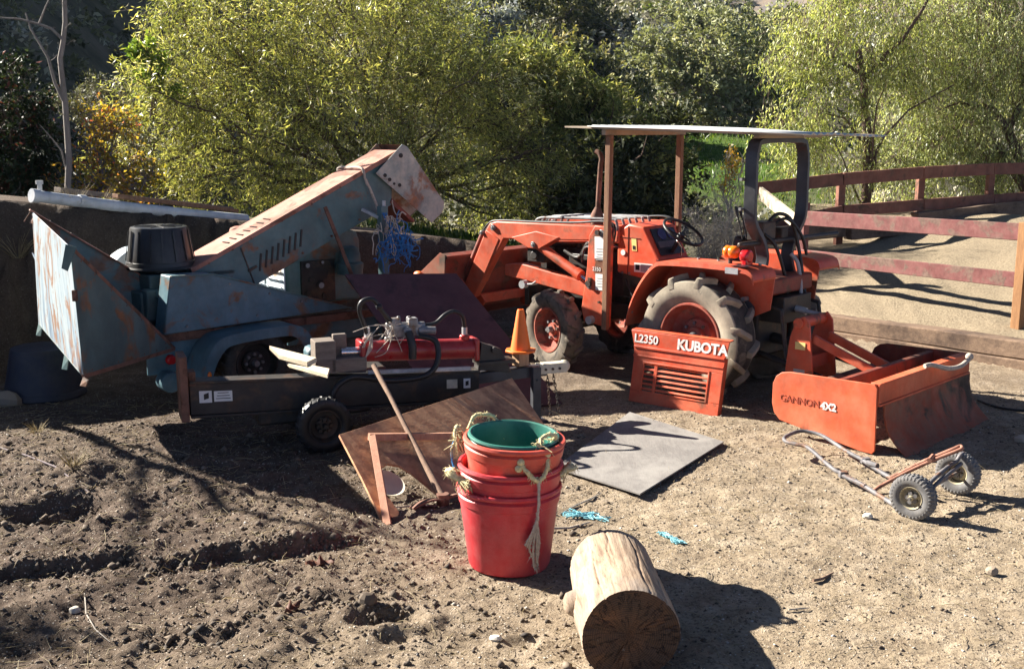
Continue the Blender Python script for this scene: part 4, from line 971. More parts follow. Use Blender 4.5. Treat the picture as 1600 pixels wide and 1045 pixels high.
def f(m):
    for k in range(6):
        y = -.25+.10*k; m.tube(smoothp([(1.12, y, 1.34), (1.14, y, 1.425), (1.22, y, 1.44), (1.9, y, 1.415), (2.1, y, 1.40), (2.17, y, 1.34), (2.2, y, 1.2)], 4), .013, 8)
    for x in (1.3, 1.8): m.tube([(x, -.27, 1.43), (x, .27, 1.43)], .013, 8)
    m.tube([(2.2, -.27, 1.25), (2.2, .27, 1.25)], .014, 8)
tp('brush_guard', 'grey_steel', f, 0)
def f(m):
    m.tube([(1.42, .19, 1.2), (1.42, .19, 1.33), (1.42, .19, 1.36), (1.42, .19, 1.46), (1.415, .19, 1.50), (1.41, .19, 1.54)], [.05, .05, .062, .062, .045, .026], 16)
    m.tube(smoothp([(1.41, .19, 1.52), (1.40, .19, 1.7), (1.385, .19, 1.92), (1.375, .19, 1.99), (1.40, .19, 2.04), (1.44, .19, 2.06)]), .024, 14)
tp('exhaust_pipe', 'rust_rail', f, 0)
# cowl and dash
def f(m):
    m.prism([(1.13, .24, .95), (1.13, .24, 1.33), (1.0, .24, 1.41), (.83, .24, 1.39), (.66, .24, 1.10), (.50, .24, 1.06), (.42, .24, .93), (.7, .24, .90)], (0, -.48, 0))
tp('cowl', 'tractor_orange', f, .018)
dv = V((.83-.66, 0, 1.39-1.10)).normalized(); dn = V((-dv.z, 0, dv.x))
dc = V((.745, 0, 1.245))+dn*.004
def f(m): decal(m, dc, (0, -1, 0), dv, .36, .27, .012)
dash = tp('dash', 'dash_black', f, .004)
def f(m): decal(m, dc-dv*.03+dn*.013, (0, -1, 0), dv, .32, .06, .004)
tp('switch_plate', 'gauge_grey', f, .002, parent=dash)
for y in (.05, -.09):
    m = MB(T); c = dc+dv*.07+dn*.012+V((0, y, 0)); m.cyl(c, c+dn*.008, .055, None, 24); m.build('gauge', 'dial_blue', dash)
def f(m):
    c = V((.56, 0, 1.345)); n = V((-.55, 0, .84)).normalized(); a = V((0, 1, 0)); b = n.cross(a)
    m.tube([c+a*(.195*math.cos(t))+b*(.195*math.sin(t)) for t in [2*PI*k/40 for k in range(41)]], .014, 10, caps=False)
    for t in (PI/2, PI/2+2.1, PI/2-2.1): m.tube([c-n*.04, c-n*.03+(a*math.cos(t)+b*math.sin(t))*.1, c+(a*math.cos(t)+b*math.sin(t))*.19], .010, 8)
    m.cyl(c-n*.06, c-n*.02, .035, .03, 16); m.cyl(c-n*.33, c-n*.05, .022, None, 12)
tp('steering_wheel', 'rubber', f, 0)
def f(m): m.tube([(.62, -.06, 1.12), (.60, -.03, 1.2), (.52, .14, 1.27)], .006, 6); m.ball((.52, .14, 1.275), .015, 6)
tp('throttle_lever', 'chrome', f, 0)
def f(m):
    decal(m, (.82, .242, 1.015), (-1, 0, 0), (0, 0, 1), .21, .085)
st = tp('warning_label', 'sticker_white', f, 0)
m = MB(T); decal(m, (.785, .2445, 1.015), (-1, 0, 0), (0, 0, 1), .125, .07); m.build('label_print', 'sticker_grey', st)
m = MB(T); decal(m, (.885, .2445, 1.017), (-1, 0, 0), (0, 0, 1), .045, .05); m.build('label_print', 'rubber', st)
st = tp('warning_label', 'sticker_yellow', lambda m: decal(m, (.93, .242, 1.22), (-1, 0, 0), (.1, 0, 1), .055, .11), 0)
m = MB(T); decal(m, (.93, .2445, 1.195), (-1, 0, 0), (.1, 0, 1), .03, .035); m.build('label_print', 'rubber', st)
tp('reflector', 'sticker_white', lambda m: m.cyl((1.055, .24, 1.14), (1.055, .248, 1.14), .026, None, 20), 0)
# fenders
for s in (1, -1):
    def f(m):
        path = smoothp([(.66, 0, .58), (.60, 0, .78), (.50, 0, .97), (.36, 0, 1.13), (.22, 0, 1.165), (-.2, 0, 1.175), (-.55, 0, 1.16), (-.62, 0, 1.08)], 4)
        for off in (0,):
            vs = []; n = len(path)
            for p in path:
                vs += [(p.x, s*.36, p.z), (p.x, s*.71, p.z), (p.x, s*.715, p.z-.035), (p.x, s*.70, p.z-.035), (p.x*.985, s*.70, p.z-.018), (p.x*.985, s*.36, p.z-.018)]
            fs = [(i*6+k, i*6+(k+1) % 6, i*6+6+(k+1) % 6, i*6+6+k) for i in range(n-1) for k in range(6)]; m.add(vs, fs+[tuple(range(5, -1, -1)), tuple(range(n*6-6, n*6))])
        m.prism([(p.x*.985, s*.37, p.z-.01) for p in path]+[(-.58, s*.37, .8), (-.2, s*.37, .62), (.5, s*.37, .56)], (0, -s*.012, 0))
    fe = tp('fender', 'tractor_orange', f, .004)
m = MB(T); m.lathe([(.001, .0), (.045, .0), (.052, .012), (.052, .045), (.042, .066), (.026, .078), (.001, .08)], Matrix.Translation((-.28, .52, 1.27)) @ Matrix.Rotation(PI/2, 4, 'Y') @ Matrix.Rotation(PI, 4, 'X'), 24)
m.lathe([(.001, .0), (.045, .0), (.052, .012), (.052, .038), (.042, .052), (.001, .056)], Matrix.Translation((-.28, .52, 1.27)) @ Matrix.Rotation(PI/2, 4, 'Y'), 24)
sg = m.build('turn_signal', 'lamp_amber', tr, smooth=50)
m = MB(T); m.cyl((-.28, .52, 1.17), (-.28, .52, 1.215), .018, None, 10); m.build('bracket', 'black_metal', sg)
m = MB(T); m.lathe([(.001, 0), (.05, 0), (.06, .02), (.056, .07), (.03, .085), (.001, .088)], Matrix.Translation((-.47, .52, 1.245)) @ Matrix.Rotation(PI/2, 4, 'Y'), 24); m.box((-.44, .52, 1.2), (.05, .1, .06))
m.build('tail_light', 'lamp_red', tr, smooth=50, bevel=.01)
st = tp('warning_label', 'sticker_grey', lambda m: decal(m, (-.42, .7175, 1.143), (-1, 0, 0), (0, 0, 1), .12, .05), 0)
tp('fender_decal', 'dash_black', lambda m: decal(m, (-.46, .64, 1.1795), (-1, 0, 0), (0, -1, 0), .13, .13), 0)
# seat area
tp('seat', 'rubber', lambda m: (m.box((.12, 0, 1.02), (.42, .44, .1)), m.box((-.12, 0, 1.2), (.09, .42, .34), Matrix.Rotation(-.15, 3, 'Y'))), .03)
tp('seat_support', 'dark_orange', lambda m: m.box((-.2, 0, .98), (.75, .66, .14)), .02)
def f(m):
    m.tube([(-.38, .56, 1.335), (-.42, -.2, 1.335), (-.46, -.95, 1.335)], .022, 10); m.box((-.32, .12, 1.42), (.16, .2, .16)); m.box((-.36, -.1, 1.38), (.12, .1, .12))
vb = tp('valve_block', 'black_metal', f, .012)
for y in (.30, .24):
    m = MB(T); m.tube([(-.25, y, 1.36), (-.22, y+.01, 1.50), (-.20, y+.02, 1.56)], .007, 6); m.tube([(-.205, y+.018, 1.55), (-.195, y+.022, 1.60), (-.19, y+.024, 1.63)], [.012, .017, .012], 8); m.build('control_lever', 'rubber', tr)
for k, (pts, r, mt) in enumerate([([(-.36, .1, 1.48), (-.40, .0, 1.56), (-.46, -.12, 1.50), (-.5, -.2, 1.25), (-.55, -.22, .95), (-.6, -.2, .75)], .016, 'rubber'),
                   ([(-.36, .05, 1.44), (-.45, -.05, 1.52), (-.5, -.22, 1.38), (-.52, -.3, 1.2)], .014, 'rubber'), ([(-.48, -.1, 1.22), (-.53, -.13, 1.15), (-.56, -.14, 1.0), (-.58, -.13, .86)], .017, 'sticker_grey'),
                   ([(-.5, -.1, .9), (-.6, -.12, .72), (-.58, -.1, .55)], .011, 'rubber'), ([(-.4, .2, 1.4), (-.46, .12, 1.3), (-.5, .02, 1.05), (-.52, -.02, .8)], .015, 'rubber')]):
    m = MB(T); m.tube(smoothp(pts), r, 8); m.build('hydraulic_hose', mt, tr, smooth=60)
# roll bar
def f(m):
    side = [(.36, .74), (.34, .88), (.27, 1.02), (.21, 1.14), (.205, 1.24), (.27, 1.36), (.38, 1.48), (.415, 1.60), (.415, 1.84), (.415, 2.0), (.39, 2.11), (.295, 2.168)]
    pth = [(-.39+.03*abs(z-1.2)*.3, y, z) for y, z in side]
    pth = pth+[(a, -b, c) for a, b, c in pth[::-1]]
    ribbon(m, smoothp(pth, 4), (.050, .006, 0), .045)
rb = tp('roll_bar', 'black_gloss', f, .004, 50)
def f(m):
    for z in (1.86, 1.62): m.cyl((-.33, .44, z), (-.33, .49, z), .014, None, 8)
    m.cyl((-.38, .40, .88), (-.38, .47, .88), .02, None, 8)
tp('bolt', 'grey_steel', f, 0, parent=rb)
m = MB(T); m.box((-.38, -.26, 1.335), (.13, .09, .10), Matrix.Rotation(.6, 3, 'X')); m.build('hinge_bracket', 'black_gloss', rb, bevel=.008)
# canopy
def cz(x): return 2.205+(x+.95)*.030
def f(m):
    n = 12; vs = []
    for x in (1.46, -.95):
        for k in range(n+1): vs.append(V((x, -.62+1.24*k/n, cz(x)-.004*math.sin(PI*k/n))))
    a = vs[:n+1]; b = vs[n+1:]
    m.hexa([a[0], a[-1], b[-1], b[0]], [p+V((0, 0, .014)) for p in (a[0], a[-1], b[-1], b[0])])
can = tp('canopy', 'canopy_tan', f, 0)
def f(m):
    ny = 96; vs = []; th = .0025
    for x in (1.16, .3, -.5, -1.01):
        for k in range(ny+1):
            y = -.66+1.32*k/ny; vs.append(V((x, y, cz(x)+.024+.008*math.sin(k*2*PI/8)-(.035*sstep(.35, -.66, y) if x < -.4 else 0)*.6)))
    fs = [(i*(ny+1)+k, i*(ny+1)+k+1, (i+1)*(ny+1)+k+1, (i+1)*(ny+1)+k) for i in range(3) for k in range(ny)]; m.add(vs, fs)
o = tp('roof_sheet', 'canopy_top', f, 0, 60, parent=can); sd_ = o.modifiers.new('thick', 'SOLIDIFY'); sd_.thickness = .003
def f(m):
    m.beam((1.02, -.62, cz(1.02)-.028), (1.02, .60, cz(1.02)-.028), .05, .05); m.beam((-.47, -.5, cz(-.47)-.016), (-.47, .5, cz(-.47)-.016), .06, .026)
tp('crossbeam', 'canopy_tan', f, .004, parent=can)
for y, z0 in ((.535, .46), (-.56, .9)):
    m = MB(T); m.beam((1.02, y, z0), (1.01, y*.98, cz(1.02)-.053), .055, .05, (0, 1, 0)); m.jitter(.004, 2.5, 3); m.build('canopy_post', 'wood_post', tr, bevel=.004)
# front loader
LO = 'loader_orange'
for s in (1, -1):
    y0 = s*.45
    bo = tp('loader_arm', LO, lambda m: m.prism([(1.02, y0+.045, 1.40), (1.04, y0+.045, 1.285), (1.3, y0+.045, 1.25), (2.0, y0+.045, 1.21), (2.36, y0+.045, 1.195), (2.80, y0+.045, .56), (2.96, y0+.045, .64), (2.62, y0+.045, 1.26), (2.56, y0+.045, 1.34), (2.46, y0+.045, 1.365)], (0, -.09, 0)), .012)
    m = MB(T); m.prism([(2.42, y0+.052, 1.19), (2.60, y0+.052, 1.27), (2.86, y0+.052, .80), (2.68, y0+.052, .73)], (0, -.104, 0)); m.build('arm_plate', LO, bo, bevel=.006)
    m = MB(T); m.prism([(1.62, y0+.055, 1.26), (1.92, y0+.055, 1.30), (2.25, y0+.055, 1.22), (2.02, y0+.055, 1.13), (1.88, y0+.055, 1.13)], (0, -.11, 0)); m.build('bracket', LO, bo, bevel=.006)
    m = MB(T); m.cyl((1.95, y0, 1.17), (1.42, y0, .925), .045, None, 16); m.cyl((1.45, y0, .94), (1.39, y0, .912), .055, None, 16); cy = m.build('lift_cylinder', LO, tr)
    m = MB(T); m.cyl((1.42, y0, .925), (1.22, y0, .83), .022, None, 12); m.build('piston_rod', 'chrome', cy)
    m = MB(T); m.cyl((2.68, y0, 1.24), (2.93, y0, .80), .034, None, 14); m.cyl((2.93, y0, .80), (3.0, y0, .66), .018, None, 10); m.build('tilt_cylinder', 'dark_orange', tr)
    ma = tp('loader_mast', LO, lambda m: m.prism([(1.00, s*.51, 1.39), (1.18, s*.51, 1.40), (1.25, s*.51, 1.30), (1.27, s*.51, 1.0), (1.33, s*.51, .62), (1.30, s*.51, .50), (1.02, s*.51, .47)], (0, -s*.06, 0)), .008)
    tp('loader_frame', LO, lambda m: m.prism([(1.30, s*.42, .70), (1.30, s*.42, .84), (2.2, s*.42, .96), (2.42, s*.42, .93), (2.42, s*.42, .82), (2.2, s*.42, .80)], (0, -s*.10, 0)), .01)
    if s == 1:
        for (x, z, w, h) in ((1.115, 1.20, .12, .20), (1.11, .885, .10, .15)):
            m = MB(T); decal(m, (x, .5125, z), (-1, 0, .02), (.02, 0, 1), w, h); o = m.build('label', 'sticker_white', ma)
        m = MB(T)
        for q in range(5): decal(m, (1.115, .5145, 1.14+.025*q-.05), (-1, 0, .02), (0, 0, 1), .085-.012*(q % 3), .006)
        for q in range(4): decal(m, (1.11, .5145, .845+.025*q), (-1, 0, .02), (0, 0, 1), .07-.01*(q % 2), .005)
        m.build('label_print', 'sticker_grey', ma)
        m = MB(T); m.cyl((1.20, .51, .525), (1.20, .56, .525), .038, None, 18); m.build('knob', 'galvanised', ma)
        m = MB(T); m.cyl((1.235, .51, .86), (1.235, .54, .86), .03, None, 12); m.cyl((1.13, .51, 1.34), (1.13, .545, 1.34), .024, None, 12); m.cyl((1.11, .51, .70), (1.11, .53, .70), .012, None, 8); m.box((1.225, .52, .885), (.03, .02, .06)); m.build('pin', 'black_metal', ma)
        m = MB(T); m.text('2350', .05, Matrix.Translation((1.20, .513, .985)) @ Matrix(((-1, 0, 0, 0), (0, 0, 1, 0), (0, 1, 0, 0), (0, 0, 0, 1))), .002); m.build('lettering', 'sticker_white', ma)
def f(m):
    a = [(2.93, .98), (2.96, .66), (3.02, .42), (3.20, .30), (3.52, .27)]
    for i in range(4): m.prism([(a[i][0], .76, a[i][1]), (a[i+1][0], .76, a[i+1][1]), (a[i+1][0]+.012, .76, a[i+1][1]+.012), (a[i][0]+.014, .76, a[i][1])], (0, -1.52, 0))
    m.prism([(2.90, .76, .97), (2.90, .76, 1.0), (3.0, .76, 1.02), (3.0, .76, .99)], (0, -1.52, 0))
bk = tp('loader_bucket', 'dark_orange', f, .004)
for s in (.772, -.772):
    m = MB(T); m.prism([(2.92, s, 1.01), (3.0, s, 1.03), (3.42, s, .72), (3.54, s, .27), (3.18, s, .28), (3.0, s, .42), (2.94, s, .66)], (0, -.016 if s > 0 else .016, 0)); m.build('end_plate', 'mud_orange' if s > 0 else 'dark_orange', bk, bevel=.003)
m = MB(T); m.ball((3.30, .80, .77), .07, 8, (1, .6, .75)); m.build('end_cap', 'cone_orange', bk)
def f(m):
    for y in (.45, -.45): m.prism([(2.72, y+.07, .52), (2.96, y+.07, .75), (2.97, y+.07, .40), (2.85, y+.07, .36)], (0, -.02, 0)); m.prism([(2.72, y-.05, .52), (2.96, y-.05, .75), (2.97, y-.05, .40), (2.85, y-.05, .36)], (0, -.02, 0))
    m.beam((2.9, .6, .52), (2.9, -.6, .52), .06, .1)
tp('bucket_mount', LO, f, .006)
m = MB(T); m.cyl((2.08, .47, .77), (2.08, .53, .77), .04, None, 16); m.tube([(2.08, .5, .77), (1.95, .52, .79), (1.9, .52, .82)], .006, 6); m.build('headlight', 'galvanised', tr)
m = MB(T); m.box((1.98, .36, 1.06), (.22, .16, .14)); m.cyl((1.98, .45, 1.06), (1.98, .47, 1.06), .045, None, 14); m.build('relay_box', 'black_metal', tr, bevel=.01)
for s in (1, -1):
    y0 = s*.45
    def f(m):
        for x, z, r in ((1.10, 1.335, .032), (2.50, 1.30, .03), (1.95, 1.17, .028), (1.24, .835, .026), (2.90, .60, .032), (2.66, 1.24, .022)): m.cyl((x, y0+.066, z), (x, y0-.066, z), r, None, 14); m.cyl((x, y0+.074, z), (x, y0-.074, z), r*.45, None, 6)
    tp('pivot_pin', 'grey_steel', f, .003)
    for dy in (.018, -.018):
        m = MB(T); m.tube(smoothp([(1.06, y0+dy, 1.15), (1.0, y0+dy, 1.36), (1.10, y0+dy, 1.435), (1.5, y0+dy, 1.405), (2.0, y0+dy, 1.385), (2.45, y0+dy, 1.372), (2.6, y0+dy, 1.33), (2.72, y0+dy, 1.20)], 5), .010, 8); m.build('hydraulic_hose', 'rubber', tr, smooth=60)
def f(m):
    m.beam((.86, .2415, 1.28), (1.12, .2415, 1.28), .004, .006, (0, 1, 0)); m.beam((.46, .2415, 1.065), (.68, .2415, 1.10), .004, .006, (0, 1, 0))
    m.beam((1.0, .2415, .93), (1.0, .2415, 1.38), .004, .006, (0, 1, 0))
tp('cowl_seam', 'rubber', f, 0)
def f(m):
    for x, z in ((.615, .66), (.555, .86), (.44, 1.05)): m.cyl((x, .66, z+.02), (x+.012, .66, z+.026), .012, None, 8)
    for x in (.1, -.1, -.5): m.cyl((x, .42, 1.17), (x, .42, 1.184), .014, None, 6)
    for x in (1.06, .98, .5, .46): m.cyl((x, .24, .955), (x, .249, .955), .012, None, 6)
tp('fender_bolt', 'grey_steel', f, 0)
m = MB(T); m.tube(smoothp([(1.0, .26, .9), (.9, .28, .75), (.7, .3, .62), (.45, .3, .6), (.3, .28, .75)]), .012, 8); m.tube(smoothp([(.95, .25, .88), (.8, .3, .8), (.75, .27, .6), (.6, .25, .45)]), .009, 8); m.build('wiring', 'rubber', tr, smooth=60)
def f(m):
    m.box((.55, .36, .47), (.36, .20, .02)); m.box((.62, .33, .60), (.02, .05, .14), Matrix.Rotation(.5, 3, 'Y')); m.box((.70, .36, .70), (.06, .09, .015), Matrix.Rotation(.6, 3, 'Y'))
tp('pedal', 'black_metal', f, .004)
# three point hitch
def f(m):
    for y in (.28, -.28): m.tube([(-.25, y, .45), (-.75, y*1.15, .36), (-1.05, y*1.2, .30)], .026, 10); m.tube([(-.35, y, .85), (-.65, y*1.1, .80), (-.72, y*1.13, .4)], .018, 8)
    m.box((-.45, 0, .78), (.35, .45, .22)); m.cyl((-.4, 0, .5), (-.62, 0, .48), .05, .03, 12)
tp('hitch_arm', 'black_metal', f, .008)
tp('top_link', 'galvanised', lambda m: (m.cyl((-.45, .02, .80), (-.72, .02, .765), .030, None, 14), m.cyl((-.72, .02, .765), (-.9, .02, .75), .018, None, 10)), 0)

# ------------------------------------------------------------------ box scraper behind the tractor
BR = math.radians(135)
bx = thing('box_scraper', 'faded orange box scraper with muddy back blade hitched behind the tractor', 'implement', (2.56, 7.40, 0), BR)
B = ROOT[bx.name]
def bp_(name, mat, fn, bevel=.004, parent=None, smooth=35):
    m = MB(B); fn(m); return m.build(name, mat, parent or bx, bevel=bevel, smooth=smooth)
sidep = [(0.0, .03), (.02, .0), (.12, .005), (.77, .11), (.82, .16), (.84, .23), (.84, .38), (.815, .44), (.77, .475), (.70, .49), (.03, .505), (.01, .48)]
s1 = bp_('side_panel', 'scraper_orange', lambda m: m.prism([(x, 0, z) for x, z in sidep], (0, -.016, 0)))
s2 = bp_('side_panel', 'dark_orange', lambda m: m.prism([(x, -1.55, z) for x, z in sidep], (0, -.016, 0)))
TX = lambda x, z: Matrix.Translation((x, .0025, z)) @ Matrix(((-1, 0, 0, 0), (0, 0, 1, 0), (0, 1, 0, 0), (0, 0, 0, 1)))
m = MB(B); m.text('GANNON', .074, TX(.775, .262), .003, .0, .96); m.build('lettering', 'letter_faint', s1)
m = MB(B); m.text('4X2', .074, TX(.435, .258), .003, .003, .98); m.build('lettering', 'letter_white', s1)
def f(m):
    a = smoothp([(-.01, 0, .345), (-.015, 0, .26), (-.05, 0, .15), (-.12, 0, .06), (-.20, 0, -.01)], 4); n = len(a)
    m.prism([(p.x, -.10, p.z) for p in a]+[(p.x+.018, -.10, p.z+.004) for p in a[::-1]], (0, -1.45, 0))
mb_ = bp_('blade', 'mud_orange', f)
bp_('top_plate', 'scraper_orange', lambda m: (m.prism([(.0, -.02, .36), (.0, -.02, .505), (.012, -.02, .505), (.012, -.02, .36)], (0, -1.52, 0)), m.prism([(-.012, -.02, .345), (-.012, -.02, .362), (.03, -.02, .362), (.03, -.02, .345)], (0, -1.52, 0)), m.prism([(-.006, -.02, .497), (-.006, -.02, .511), (.07, -.02, .511), (.07, -.02, .497)], (0, -1.52, 0))))
bp_('crossbeam', 'dark_orange', lambda m: (m.beam((.32, -.02, .40), (.32, -1.54, .40), .05, .17), m.beam((.30, -.02, .30), (.42, -1.54, .30), .03, .12)), .006)
bp_('tool_bar', 'rust_rail', lambda m: (m.cyl((.70, -.02, .30), (.70, -1.54, .30), .055, None, 16), [m.box((.70, -.2-.27*k, .14), (.05, .03, .34), Matrix.Rotation(.2, 3, 'Y')) for k in range(5)]), .006)
for y in (-.62, -.98):
    bp_('mast_plate', 'loader_orange', lambda m: m.prism([(.84, y, .16), (1.13, y, .16), (1.08, y, .62), (1.03, y, .76), (.96, y, .80), (.91, y, .74)], (0, -.02, 0)))
bp_('mast_pin', 'loader_orange', lambda m: m.cyl((1.0, -.60, .74), (1.0, -1.02, .74), .045, None, 14))
bp_('mast_brace', 'loader_orange', lambda m: m.beam((.95, -.63, .42), (.95, -.98, .42), .05, .10))
for y in (-.68, -.92):
    bp_('brace', 'loader_orange', lambda m: m.beam((.90, y, .62), (.36, y-.02, .42), .03, .07), .004)
m = MB(B); decal(m, (.98, -.617, .56), (-1, 0, 0), (0, 0, 1), .09, .06); m.build('label', 'sticker_yellow', bx)
m = MB(B); decal(m, (.98, -.617, .34), (-1, 0, 0), (0, 0, 1), .10, .06); m.build('label', 'sticker_grey', bx)
def f(m):
    m.tube(smoothp([(.0, -.72, .53), (-.03, -.78, .535), (-.10, -.90, .50), (-.13, -1.05, .50), (-.12, -1.22, .525)]), .018, 10); m.ball((-.12, -1.23, .545), .030, 8)
bp_('pipe_handle', 'rope_grey', f, 0)

# ------------------------------------------------------------------ loose hood side panel leaning on the rear wheel
pa, pb = gnd(983, 626), gnd(1122, 651); e = (pb-pa); Wp = e.length; e.normalize(); Hp = .62
bk_ = V((-e.y, e.x, 0)); up = (V((0, 0, 1))+bk_*.20).normalized(); nn = e.cross(up)
PM = Matrix((( e.x, up.x, nn.x, pa.x), (e.y, up.y, nn.y, pa.y), (e.z, up.z, nn.z, .0), (0, 0, 0, 1)))
hp = thing('hood_panel', 'loose orange engine side panel with louvres and white lettering leaning on the rear tyre', 'panel', pa)
w = Wp
def f(m):
    t = .012
    def bx2(x0, x1, y0, y1, z0=0, z1=t): m.box(((x0+x1)/2, (y0+y1)/2, (z0+z1)/2), (x1-x0, y1-y0, z1-z0))
    m.prism([(0, .0, 0), (w, .0, 0), (w, .10, 0), (0, .10, 0)], (0, 0, t)); bx2(0, .11, .10, .345); bx2(w-.13, w, .10, .345)
    m.prism([(0, .345, 0), (w, .345, 0), (w+.005, .47, 0), (-.012, .47, 0)], (0, 0, t))
    m.hexa([V(p) for p in ((-.012, .47, 0), (w+.005, .47, 0), (w+.03, .60, .012), (-.05, .60, .012))], [V(p) for p in ((-.012, .47, t), (w+.005, .47, t), (w+.03, .60, t+.012), (-.05, .60, t+.012))])
    m.hexa([V(p) for p in ((-.05, .60, .012), (w+.03, .60, .012), (w+.03, .615, -.05), (-.05, .615, -.05))], [V(p) for p in ((-.05, .607, .024), (w+.03, .607, .024), (w+.03, .625, -.05), (-.05, .625, -.05))])
    bx2(w-.012, w, 0, .47, -.05, 0); bx2(-.004, .006, 0, .47, -.04, 0)
    bx2(-.008, w+.003, .455, .475, t, t+.012); bx2(-.008, w+.002, .385, .40, t, t+.008)
    bx2(.095, w-.115, .335, .352, t, t+.006); bx2(.095, w-.115, .092, .106, t, t+.006); bx2(.095, .11, .1, .345, t, t+.006); bx2(w-.13, w-.115, .1, .345, t, t+.006)
    bx2(.21, .24, .10, .345)
m = MB(PM); f(m); pn = m.build('panel', 'tractor_orange', hp, bevel=.004)
m = MB(PM)
for k in range(6): m.box(((.11+w-.13)/2, .125+.041*k, .002), (w-.24, .020, .010), Matrix.Rotation(-.7, 3, 'X'))
m.build('louvre', 'tractor_orange', hp, bevel=.002)
tilt = Matrix.Translation((0, .47, .013)) @ Matrix.Rotation(.092, 4, 'X')
m = MB(PM); m.text('L2350', .098, tilt @ Matrix.Translation((-.015, .035, .001)), .003, .002, .95); m.build('lettering', 'letter_white', pn)
m = MB(PM); m.text('KUBOTA', .118, tilt @ Matrix.Translation((w*.475, .022, .001)), .003, .004, .95); m.build('lettering', 'letter_white', pn)

# ------------------------------------------------------------------ wood chipper (x along the machine away to the right, y away from the camera)
CZ = math.atan2(.64, .77)
ch = thing('wood_chipper', 'old rusty blue wood chipper with folded metal hopper and long discharge chute', 'chipper', (-2.86, 8.73, 0), CZ)
K = ROOT[ch.name]; KI = K.inverted()
def kp(name, mat, fn, bevel=.005, parent=None, smooth=35, world=False):
    m = MB(None if world else K); fn(m); return m.build(name, mat, parent or ch, bevel=bevel, smooth=smooth)
A, B_, C_, D_ = at(50, 331, 8.70), at(109, 386, 7.20), at(130, 588, 7.22), at(60, 505, 8.66)
E_, F_, G_ = at(272, 545, 8.70), at(258, 452, 9.15), at(272, 520, 9.15)
out = (D_-A).cross(B_-A).normalized()
if out.x > 0: out = -out
kp('hopper_tray', 'tray_paint', lambda m: m.prism([A, B_, C_, D_], -out*.006), .002, world=True)
wing = kp('hopper_wing', 'chipper_dark_teal', lambda m: m.slab([B_, C_, E_], .008), .002, world=True)
kp('wing_edge', 'rust_rail', lambda m: (m.beam(B_, E_, .022, .028), m.beam(C_, E_, .02, .03)), .002, world=True, parent=wing)
m = MB(); c = B_.lerp(E_, .42).lerp(C_, .28); nn_ = (C_-B_).cross(E_-B_).normalized(); nn_ = -nn_ if nn_.y > 0 else nn_
ax1 = (E_-B_).normalized(); ax2 = nn_.cross(ax1)
far = kp('hopper_wing', 'chipper_teal', lambda m: m.slab([A, D_, G_, F_], .008), .002, world=True)
fl = (F_-A).normalized(); kp('hopper_rim', 'rust_top', lambda m: m.beam(A-fl*.02+V((0, 0, .005)), F_+fl*.05, .075, .012), .002, world=True, parent=far)
kp('rim_slot', 'black_metal', lambda m: [m.beam(A.lerp(F_, t)+V((0, 0, .014)), A.lerp(F_, t+.03)+V((0, 0, .014)), .03, .004) for t in (.13, .28, .31)], 0, world=True, parent=far)
kp('hopper_floor', 'chipper_dark_teal', lambda m: m.slab([C_, D_, G_, E_], .008), .002, world=True)
for p, s_ in ((A.lerp(D_, .02), .06), (D_, .08), (D_.lerp(C_, .62), .09), (C_, .05)):
    kp('hinge_tab', 'chipper_teal', lambda m: m.prism([p, p+V((-.02, -.02, -s_*1.2)), p+V((.03, -.05, -s_*1.2)), p+V((.05, -.05, -s_*.3))], V((.006, .006, 0))), 0, world=True)
kp('corner_tab', 'chipper_dark_teal', lambda m: m.prism([B_+V((-.02, -.01, .02)), B_+V((.05, -.01, 0)), B_+V((-.02, -.01, -.16)), B_+V((-.06, -.01, -.14))], (0, -.006, 0)), 0, world=True)
q = A.lerp(D_, .42); kp('corner_tab', 'chipper_white', lambda m: m.prism([q, q+V((-.02, 0, .05)), q+V((.04, -.05, .0)), q+V((.04, -.05, -.05))], -out*.01), 0, world=True)
kp('latch', 'rust_rail', lambda m: (m.box(B_.lerp(C_, .37), (.03, .03, .075)), m.tube([A+V((-.01, 0, 0)), A+V((-.07, 0, -.08))], .006, 6)), .003, world=True)
# body: drum housing, frame, guards
def f(m):
    m.box((.36, .48, .83), (.72, .58, .50)); m.box((.05, .35, .78), (.25, .3, .32)); m.box((.02, .18, .84), (.16, .12, .26)); m.cyl((.06, .10, .92), (.06, .2, .92), .05, None, 14); m.box((.55, .35, 1.06), (.4, .4, .06))
kp('feed_housing', 'chipper_dark_teal', f, .015)
kp('drum_cover', 'chipper_white', lambda m: m.cyl((.2, .80, .92), (.2, 1.02, .92), .335, None, 40), .01)
def f(m):
    m.beam((-.1, 0, .585), (2.25, 0, .585), .06, .07); m.beam((-.1, .85, .585), (2.25, .85, .585), .06, .07)
kp('frame_rail', 'rust_rail', f, .004)
kp('frame_side', 'chipper_blue', lambda m: m.box((.10, .02, .42), (.46, .03, .27)), .008)
kp('frame_side', 'chipper_blue', lambda m: m.box((1.65, .03, .46), (1.0, .03, .18)), .008)
kp('hitch_drum', 'chipper_blue', lambda m: m.cyl((.0, -.02, .24), (.0, -.16, .24), .085, None, 18), .008)
nw = (B_-C_).cross(E_-C_).normalized(); nw = -nw if nw.y > 0 else nw
def f(m):
    for t in (.08, .2, .35, .5, .65, .8, .92):
        for a_, b_, c_ in ((B_, E_, C_), (C_, E_, B_)):
            p = a_.lerp(b_, t).lerp(c_, .035); m.cyl(p, p+nw*.009, .010, .008, 8)
kp('wing_bolt', 'rust_rail', f, 0, world=True, parent=wing)
W1, W2, W3, W4 = at(266, 432, 8.62), at(332, 428, 8.95), at(548, 481, 9.80), at(256, 524, 8.64)
bv = V((-.64, .77, 0))
gd = kp('belt_guard', 'chipper_blue', lambda m: m.prism([W1, W2, W3, W4], bv*.20), .012, world=True)
